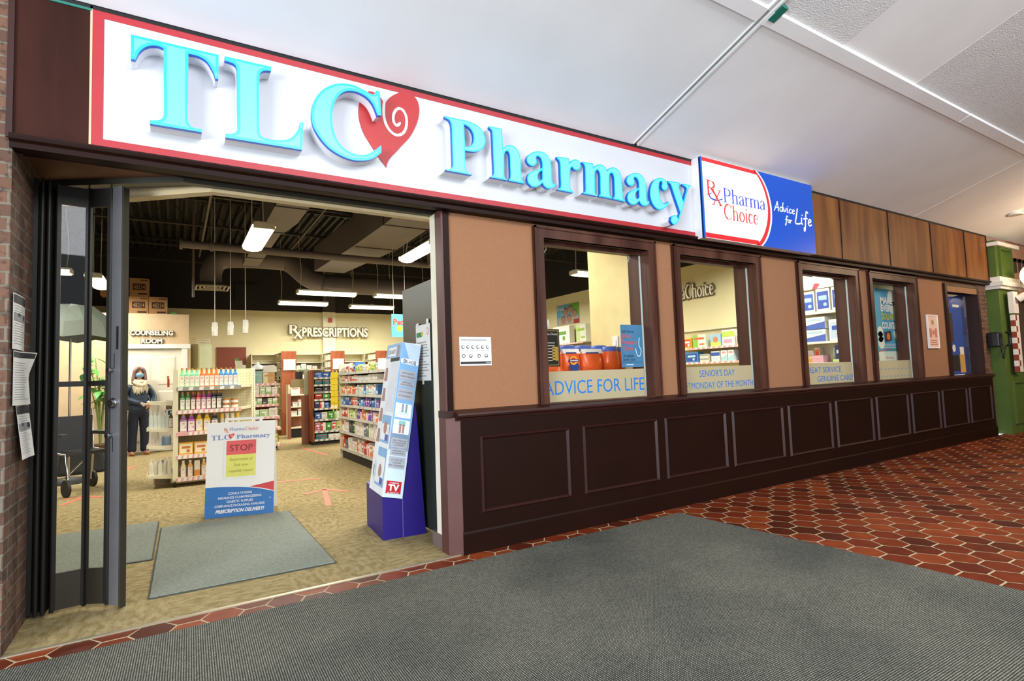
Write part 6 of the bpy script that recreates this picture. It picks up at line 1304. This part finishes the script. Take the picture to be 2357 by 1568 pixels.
e = E('wall_sign', (9.09, 5.01, 2.70), 0, 'raised white and olive PharmaChoice lettering on the side wall behind the second window', 'sign')
mb = MB()
for k in range(4): serif(mb, 'PharmaChoice', (-.01-.006*k, .02, -.01), .30, 1.54, (0, -1, 0), (0, 0, 1), 3.4)
mb.build('letter_backing', OLIVE, e)
mb = MB(); serif(mb, 'PharmaChoice', (-.036, 0, 0), .28, 1.5, (0, -1, 0), (0, 0, 1), 1.7); mb.build('letter_face', LETW, e)
tag(MB().box(9.09, 9.099, 2.6, 3.05, 2.35, 2.95).build('wall_notice', PAPER), 'pale notice on the side wall right of the raised lettering', 'notice')
# tall tissue shelves behind the third window
ts = E('tissue_shelf', (8.7, 1.8, 0), -PI/2, 'tall cream shelf of paper goods behind the third window', 'shelf unit')
MB().box(0, 1.2, .36, .38, .1, 2.75).build('back_panel', FIXC, ts); MB().box(-.02, 0, 0, .38, 0, 2.75).box(1.2, 1.22, 0, .38, 0, 2.75).build('upright', FIXC, ts)
for z in (2.07, 1.6, 1.27, .8, .3): MB().box(0, 1.2, -.04, .36, z-.035, z).build('shelf', M('white_shelf', '#e4dfcc', .45), ts)
n = E('header_card', (8.68, 1.78, 2.44), 0, 'white header card with a red swoosh above the paper goods', 'sign'); mb = MB(); mb.m(TRIMW).box(0, .01, -1.15, 0, 0, .3); mb.m(BRED).add([(-.001, -.42, .0), (-.001, -.50, .0), (-.001, -.72, .3), (-.001, -.56, .3)], [(0, 1, 2, 3)]); mb.build('print', None, n)
def tissue(label, y0, y1, z, h, p_=('e4e2da', '3f58a8', '9fc0d8')): pack('tissue_pack', label, 'pack', 'paper goods behind the third window', (8.69, (y0+y1)/2, z), -PI/2, abs(y1-y0), .25, h, *p_, 3)
tissue('blue labelled tissue pack, leftmost on the top shelf behind the third window', 1.56, 1.34, 2.07, .34); tissue('blue labelled tissue pack, middle of the top shelf behind the third window', 1.31, 1.1, 2.07, .36); tissue('blue labelled tissue pack, rightmost on the top shelf behind the third window', 1.07, .85, 2.07, .36)
for z, wd in ((1.6, 'lower'), (1.8, 'upper')): pack('tissue_pack', 'wide white and blue tissue pack, %s one of the stacked pair' % wd, 'pack', 'paper goods behind the third window', (8.69, 1.37, z), -PI/2, .34, .25, .19, 'e6e4da', '4a62b0', 'a8c4dc', 4)
tissue('rounded white tissue pack right of the stacked pair', 1.14, .92, 1.6, .33, ('dfe2e0', 'b8cad8', '3f58a8'))
pack('tissue_pack', 'pink and gold wrapped pack on the lowest visible shelf behind the third window', 'pack', 'paper goods behind the third window', (8.67, 1.4, 1.27), -PI/2, .3, .2, .11, 'd8a0ac', 'c99a3a', 'd8b0b8', 2)
for i, (y0, y1, h, p_) in enumerate([(1.62, 1.52, .2, 'w'), (1.5, 1.42, .24, 'O'), (1.2, 1.1, .22, 'e'), (1.08, .96, .26, 'n'), (.94, .8, .2, 'G')]): pack('tissue_pack', '%s box on the lowest visible shelf behind the third window' % CN[p_], 'pack', 'paper goods behind the third window', (8.88 if i < 3 else 8.7, (y0+y1)/2, 1.27), -PI/2, y0-y1, .12, h, *PAL[p_], 3)
tag(MB().box(8.66, 8.76, .82, 1.1, 1.272, 1.31).build('green_packet', M('lime_packet', '#b9d48a', .5)), 'flat lime green packet at the right of the lowest visible shelf behind the third window', 'packet')
# advertising poster behind the fourth window
SKYB = M('poster_teal_blue', '#4f9ab8', .6); CLO = M('poster_cloud', '#d6dccb', .6)
n = E('hanging_poster', (8.44, .34, 1.22), 0, 'tall sky blue poster reading MAKE EVERY DOLLAR COUNT behind the fourth window', 'poster')
mb = MB(); mb.m(SKYB).box(0, .60, 0, .005, 0, 1.07); o = (0, -.001, 0); o2 = (0, -.002, 0)
mb.m(CLO)
for x, z, r in ((.02, .3, .09), (.06, .38, .08), (.0, .45, .08), (.56, .42, .07), (.59, .52, .06), (.5, .95, .12), (.58, .8, .1), (.57, .66, .05)): mb.disc((min(max(x, r), .6-r), -.001, z), r)
mb.plate(o, U1, V1, 0, .6, 0, .17); mb.m(BRED).ribbon(catmull([(0, .17), (.3, .2), (.6, .165)], 8), .012, o2); mb.m(M('poster_green_band', '#5d8a4a', .6)).ribbon(catmull([(.3, .2), (.45, .19), (.6, .15)], 8), .012, o2)
mb.m(TRIMW)
for s_, z in (('MAKE', .86), ('EVERY', .75), ('COUNT', .50)): mb.text(s_, .13, (.32, -.003, z), w=.36, bold=.05)
mb.m(M('poster_gold', '#b9b45a', .6)).text('DOLLAR', .13, (.32, -.003, .63), w=.36, bold=.05)
mb.m(M('poster_box_dark', '#4a3a44', .6)).add([(.2, -.003, .30), (.4, -.003, .33), (.38, -.003, .47), (.19, -.003, .45)], [(0, 1, 2, 3)]); mb.m(M('poster_box_orange', '#d8803a', .6)).disc((.3, -.004, .385), .05)
mb.m(TRIMW)
for z in (.27, .245, .22): mb.plate(o2, U1, V1, .12, .5, z, z+.008)
mb.m(BRED).text('Pharma Choice', .035, (.3, -.003, .07)); mb.build('print', None, n)
# goods standing on a low shelf inside the first window
sl = E('window_shelf', (2.6, .45, 0), 0, 'low shelf inside the first window carrying orange detergent packs', 'shelf unit'); MB().box(0, 1.5, 0, .42, 1.21, 1.25).build('shelf', FIXC, sl); MB().box(0, .04, .02, .4, 0, 1.21).box(1.46, 1.5, .02, .4, 0, 1.21).build('leg', FIXC, sl)
ORA = M('orange_pouch', '#df5a22', .25, noise=(10, .12)); ORW = M('pouch_white', '#e8e2da', .35); POB = M('pouch_navy', '#2a3a78', .4); POY = M('pouch_yellow', '#e8a52c', .4)
def pouch(label, x, y, w_, h, design, rz=0):
    e = E('detergent_pouch', (x, y, 1.25), rz, label, 'detergent pack', 'orange detergent packs in the first window'); a = w_/2; n_ = 8; vs = []
    for j, (z, t) in enumerate(((0, .05), (h*.25, .055), (h*.6, .045), (h*.85, .02), (h, .003))):
        for i in range(n_+1):
            u = -1+2*i/n_; vs.append((u*a*(1-.06*(j == 4)), -t*math.sqrt(max(0, 1-u*u*.9)), z))
        for i in range(n_+1):
            u = 1-2*i/n_; vs.append((u*a*(1-.06*(j == 4)), t*math.sqrt(max(0, 1-u*u*.9)), z))
    m_ = 2*(n_+1); mb = MB(); mb.add(vs, [(j*m_+i, j*m_+(i+1) % m_, (j+1)*m_+(i+1) % m_, (j+1)*m_+i) for j in range(4) for i in range(m_)]+[tuple(range(m_))[::-1], tuple(range(4*m_, 5*m_))], True); mb.build('bag', ORA, e)
    mb = MB(); mb.m(ORW).hexa([(-a*.98, -.028, h*.8), (a*.98, -.028, h*.8), (a*.98, .028, h*.8), (-a*.98, .028, h*.8)], [(-a*.95, -.006, h*1.01), (a*.95, -.006, h*1.01), (a*.95, .006, h*1.01), (-a*.95, .006, h*1.01)]); mb.m(POB).box(-a*.7, a*.5, -.031, -.029, h*.8, h*.86); mb.build('top_band', None, e)
    if design:
        mb = MB(); mb.m(POB).disc((0, -.06, h*.2), a*.62, ry=h*.2); mb.m(POY).disc((-.01, -.0605, h*.5), a*.45, ry=h*.2); mb.m(M('pouch_red', '#c93a1c', .4)).disc((-.01, -.061, h*.5), a*.28, ry=h*.13); mb.m(POB).plate((0, -.062, 0), U1, V1, -a*.6, a*.5, h*.44, h*.54); mb.m(ORW).plate((0, -.063, 0), U1, V1, -a*.5, a*.4, h*.47, h*.51); mb.build('print', None, e)
pouch('plain orange detergent pouch at the left end, beside the dark hanging notice', 2.95, .6, .16, .21, False)
pouch('orange detergent pouch with a navy and yellow print, second from the left', 3.17, .58, .2, .215, True)
pouch('wide orange detergent pouch with a clear shine, middle of the window shelf', 3.46, .62, .26, .215, False)
for i, (x, y, rz) in enumerate(((3.70, .62, .2), (3.86, .72, 0))):
    e = E('detergent_tub', (x, y, 1.25), rz, ['round orange detergent tub with a barcode, nearest the blue sign', 'round orange detergent tub behind the blue sign'][i], 'detergent pack', 'orange detergent packs in the first window'); mb = MB(); mb.lathe([(.07, 0), (.1, .02), (.105, .1), (.09, .19)], n=20, sy=.8); mb.build('tub', ORA, e); mb = MB(); mb.lathe([(.085, .19), (.085, .235), (.07, .24)], n=20, sy=.8); mb.build('lid', M('blue_lid', '#4a62b0', .4), e)
for i in range(3):
    e = E('detergent_tub', (3.30+.2*i, .80, 1.25), 0, 'blue lidded orange tub in the back row, %s from the left' % ORD[i], 'detergent pack', 'orange detergent packs in the first window'); MB().lathe([(.08, 0), (.085, .2)], n=18).build('tub', ORA, e); MB().lathe([(.086, .2), (.086, .255), (.07, .26)], n=18).build('lid', M('blue_lid'), e)
pack('wipes_pack', 'white wipes pack with green and blue print at the left end of the window shelf', 'pack', None, (2.72, .5, 1.25), 0, .16, .1, .05, 'e6e6e0', '4f9ac8', '7ab84a', 2)
n = E('hanging_notice', (2.60, .27, 1.30), 0, 'black framed hours notice hanging inside the first window at its left edge', 'notice'); MB().box(0, .22, 0, .006, 0, .32).build('panel', M('black_notice', '#26231f', .3), n)
mb = MB(); mb.m(M('notice_gold', '#a88a4a', .4)); mb.box(.012, .208, -.001, 0, .012, .016).box(.012, .208, -.001, 0, .304, .308).box(.204, .208, -.001, 0, .016, .304); mb.m(PAPER)
mb.text('Pharma Choice', .026, (.12, -.0015, .27)); 
for k in range(7): mb.plate((0, -.001, 0), U1, V1, .07, .17, .2-.025*k, .205-.025*k)
mb.m(M('notice_tan', '#b08a3a', .4)).plate((0, -.001, 0), U1, V1, .14, .2, .05, .17); mb.build('print', None, n)
mb = MB(); mb.ell((.1, -.01, .36), .014, .008, .045, 10, 6); mb.build('suction_hook', M('clear_hook', '#cfd2c8', .2), n)
n = E('window_sign', (3.42, .150, 1.275), 0, 'blue card reading Self Serve Blood Pressure Check hung inside the first window', 'sign'); MB().box(0, .262, 0, .004, 0, .385).build('card', M('mid_blue_card', '#5f9fd0', .5), n)
mb = MB(); mb.m(M('sign_navy', '#1f3550', .5)).text('Self Serve', .036, (.015, -.001, .312), al='L', bold=.012); mb.m(M('sign_red', '#b8433c', .5))
for s_, z in (('Blood', .263), ('Pressure', .208), ('Check', .152)): mb.text(s_, .058, (.015, -.001, z), al='L', bold=.012, sx=.86)
mb.m(M('sign_navy')).text('Available', .036, (.018, -.001, .09), al='L', bold=.01); mb.text('every day!', .036, (.018, -.001, .057), al='L', bold=.01); mb.plate((0, -.001, 0), U1, V1, 0, .262, .043, .046); mb.m(M('sign_pale', '#b8d2e6', .5)).ribbon(catmull([(.225, .27), (.215, .2), (.24, .15), (.22, .1), (.19, .11), (.17, .17)], 5), .008, (0, -.001, 0)); mb.plate((0, -.001, 0), U1, V1, .05, .14, .018, .026)
mb.build('print', None, n)
mb = MB(); mb.m(M('hook_metal', '#b8b4a4', .3))
for x in (2.64, 3.58):
    h_ = MB(); h_.tube(catmull([(x, .17, 2.31), (x+.006, .17, 2.28), (x-.01, .17, 2.262), (x-.004, .17, 2.25)], 4), .003, 6); tag(h_.build('ceiling_hook', M('hook_metal')), 'small wire hook under the %s end of the first window head' % ('left' if x < 3 else 'right'), 'hook')

# ================================================================ the neighbouring shop at the far right
GRN = M('green_pilaster_paint', '#4c6226', .5, noise=(4, .08)); WCAP = M('white_cap_paint', '#e2ddd6', .5)
pl = E('green_pilaster', (11.55, -.02, 0), 0, 'green panelled pilaster with white bands at the far right end of the hall', 'pilaster')
mb = MB(); mb.box(0, .85, -.10, .3, 0, .95); b_ = mb.build('pedestal', GRN, pl)
mb = MB(); mb.box(.03, .82, -.07, .3, .95, 3.2); s_ = mb.build('shaft', GRN, pl)
for z0, z1, y, nm in ((.2, .82, -.1, b_), (2.62, 3.05, -.07, s_)):
    mb = MB(); x0, x1 = .2, .66; t = .04
    mb.box(x0-t, x1+t, y-.03, y, z1, z1+t).box(x0-t, x1+t, y-.03, y, z0-t, z0).box(x0-t, x0, y-.03, y, z0, z1).box(x1, x1+t, y-.03, y, z0, z1); mb.build('panel_moulding', GRN, nm)
MB().box(-.04, .9, -.14, .3, 3.1, 3.16).build('white_band', WCAP, pl)
MB().box(-.05, .92, -.16, .3, 2.43, 2.5).box(-.02, .88, -.12, .3, 2.50, 2.58).box(-.02, .88, -.12, .3, 2.38, 2.43).build('white_band', WCAP, pl)
cp = E('tile_strip', (11.78, -.20, 1.0), 0, 'vertical checkered strip of white and red tiles fixed to the green pilaster', 'tile strip'); mb = MB(); TRD = M('red_tile', '#8a3a2a', .4)
for i in range(10):
    for j in range(2): mb.m(TRD if (i+j) % 2 == 0 else WCAP).box(.07*j, .07*j+.068, 0, .05, .095*i, .095*i+.092)
mb.m(WCAP).box(.14, .22, 0, .05, 0, .95); mb.m(WCAP).box(-.02, .18, -.02, .05, .97, 1.33); mb.build('tiles', None, cp)
lt = E('globe_lamp', (11.88, -.34, 2.2), 0, 'white globe lamp on a scrolled white bracket at the right edge of the picture', 'lamp')
MB().tube(catmull([(0, .1, 0), (.05, -.05, .08), (.2, -.14, .06), (.35, -.18, .0), (.5, -.2, .05)], 5), [.06]*10+[.04]*11, 10).build('bracket', WCAP, lt)
mb = MB(); mb.ell((.12, -.12, .38), .2, .2, .2, 22, 14); mb.build('globe', M('lit_globe', '#ffe9c4', .4, emit=2.2, emitc='#ffe2b0', noise=None), lt)
pn = E('wall_phone', (11.33, -.02, 1.42), 0, 'black wall telephone on the brick beside the green pilaster', 'telephone'); MB().box(0, .16, -.1, .06, 0, .24).build('body', M('black_phone', '#1d1e20', .3), pn, .02); mb = MB(); mb.tube(catmull([(.17, -.15, .02), (.25, -.16, .05), (.25, -.16, .2), (.17, -.15, .23)], 5), .02, 8); mb.build('handset', M('black_phone'), pn); MB().tube(catmull([(.12, -.08, 0), (.1, -.1, -.12), (.13, -.1, -.18), (.17, -.13, .02)], 5), .01, 6).build('cord', M('black_phone'), pn)
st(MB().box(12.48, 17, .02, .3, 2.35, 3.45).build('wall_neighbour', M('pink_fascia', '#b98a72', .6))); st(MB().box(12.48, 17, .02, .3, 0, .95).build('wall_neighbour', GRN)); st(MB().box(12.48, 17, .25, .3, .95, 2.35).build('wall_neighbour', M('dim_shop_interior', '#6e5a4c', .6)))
e = E('neighbour_lettering', (12.55, .0, 2.75), 0, 'dark raised letters on the pink fascia of the neighbouring shop', 'sign'); mb = MB(); mb.m(M('dark_letters', '#4a4038', .4, .4))
for k, x in enumerate((0, .22, .44, .66)): mb.box(x, x+.05, -.01, .02, 0, .26).box(x, x+.15, -.01, .02, .2, .26)
mb.build('letters', None, e)
e = E('ceiling_downlight', (11.0, -.55, slope(-.55)-.012), 0, 'small white round downlight in the sloping ceiling at far right', 'ceiling light'); mb = MB(); mb.lathe([(.09, 0), (.1, .02), (.06, .045)], (0, 0, -.03), 18); mb.build('trim_ring', WCAP, e)

n = E('hanging_card', (3.17, 5.2, 1.96), 0, 'light blue hanging card partly hidden behind the top of the steel door leaf', 'sign'); MB().box(-.12, .16, 0, .004, -.02, .36).build('card', M('cyan_card', '#5fb4d4', .5), n)
for x in (-.08, .12): MB().tube([(x, .002, .35), (x, .002, 1.57)], .004, 6).build('cord', M('card_cord', '#bdb7a6', .6), n)
mb = MB(); mb.m(M('card_red', '#c9502c', .5)).text('Pet', .14, (0, -.002, .18), bold=.03); mb.m(M('card_yellow', '#e0b83a', .5)).disc((.02, -.0015, .12), .05); mb.build('print', None, n)
sp2 = E('small_potted_plant', (2.25, 8.5, 1.14), 0, 'small leafy plant in a dark pot on the counter by the first cherry shelf end', 'plant')
MB().box(-.12, .0, -.08, .08, .17, .32).build('pot', M('dark_planter', '#3f3a36', .6), sp2); mb = MB(); rg = random.Random(4)
for k in range(34):
    a_ = rg.uniform(0, 2*PI); r_ = rg.uniform(.02, .13); z_ = rg.uniform(.33, .47); c_ = Vector((-.03+r_*math.cos(a_), r_*.7*math.sin(a_), z_)); d = Vector((math.cos(a_), math.sin(a_), .3)).normalized()*.035; s_ = d.cross(Vector((0, 0, 1))).normalized()*.016
    mb.add([c_-d, c_+s_, c_+d, c_-s_], [(0, 1, 2, 3)]); mb.add([c_-d*.5-Vector((0, 0, .05)), c_-d*.5+s_*.1, c_-d*.4-Vector((0, 0, .05))], [(0, 1, 2)])
mb.build('foliage', M('small_leaf', '#5f9a40', .5, noise=(20, .2)), sp2)
MB().box(-.2, .12, -.1, .1, 0, .17).build('stand', M('planter_stand', '#b9aa80', .5), sp2)
tg = E('price_gun_tag', (-.07, 4.55, 1.24), 0, 'small red and orange tag hanging beside the top left of the display gondola', 'tag'); MB().box(-.012, .012, 0, .006, 0, .1).build('tag_strip', M('red_tag', '#c9482a', .5), tg); MB().box(-.016, .008, 0, .006, .1, .14).build('tag_head', M('orange_tag', '#d88a4a', .5), tg)
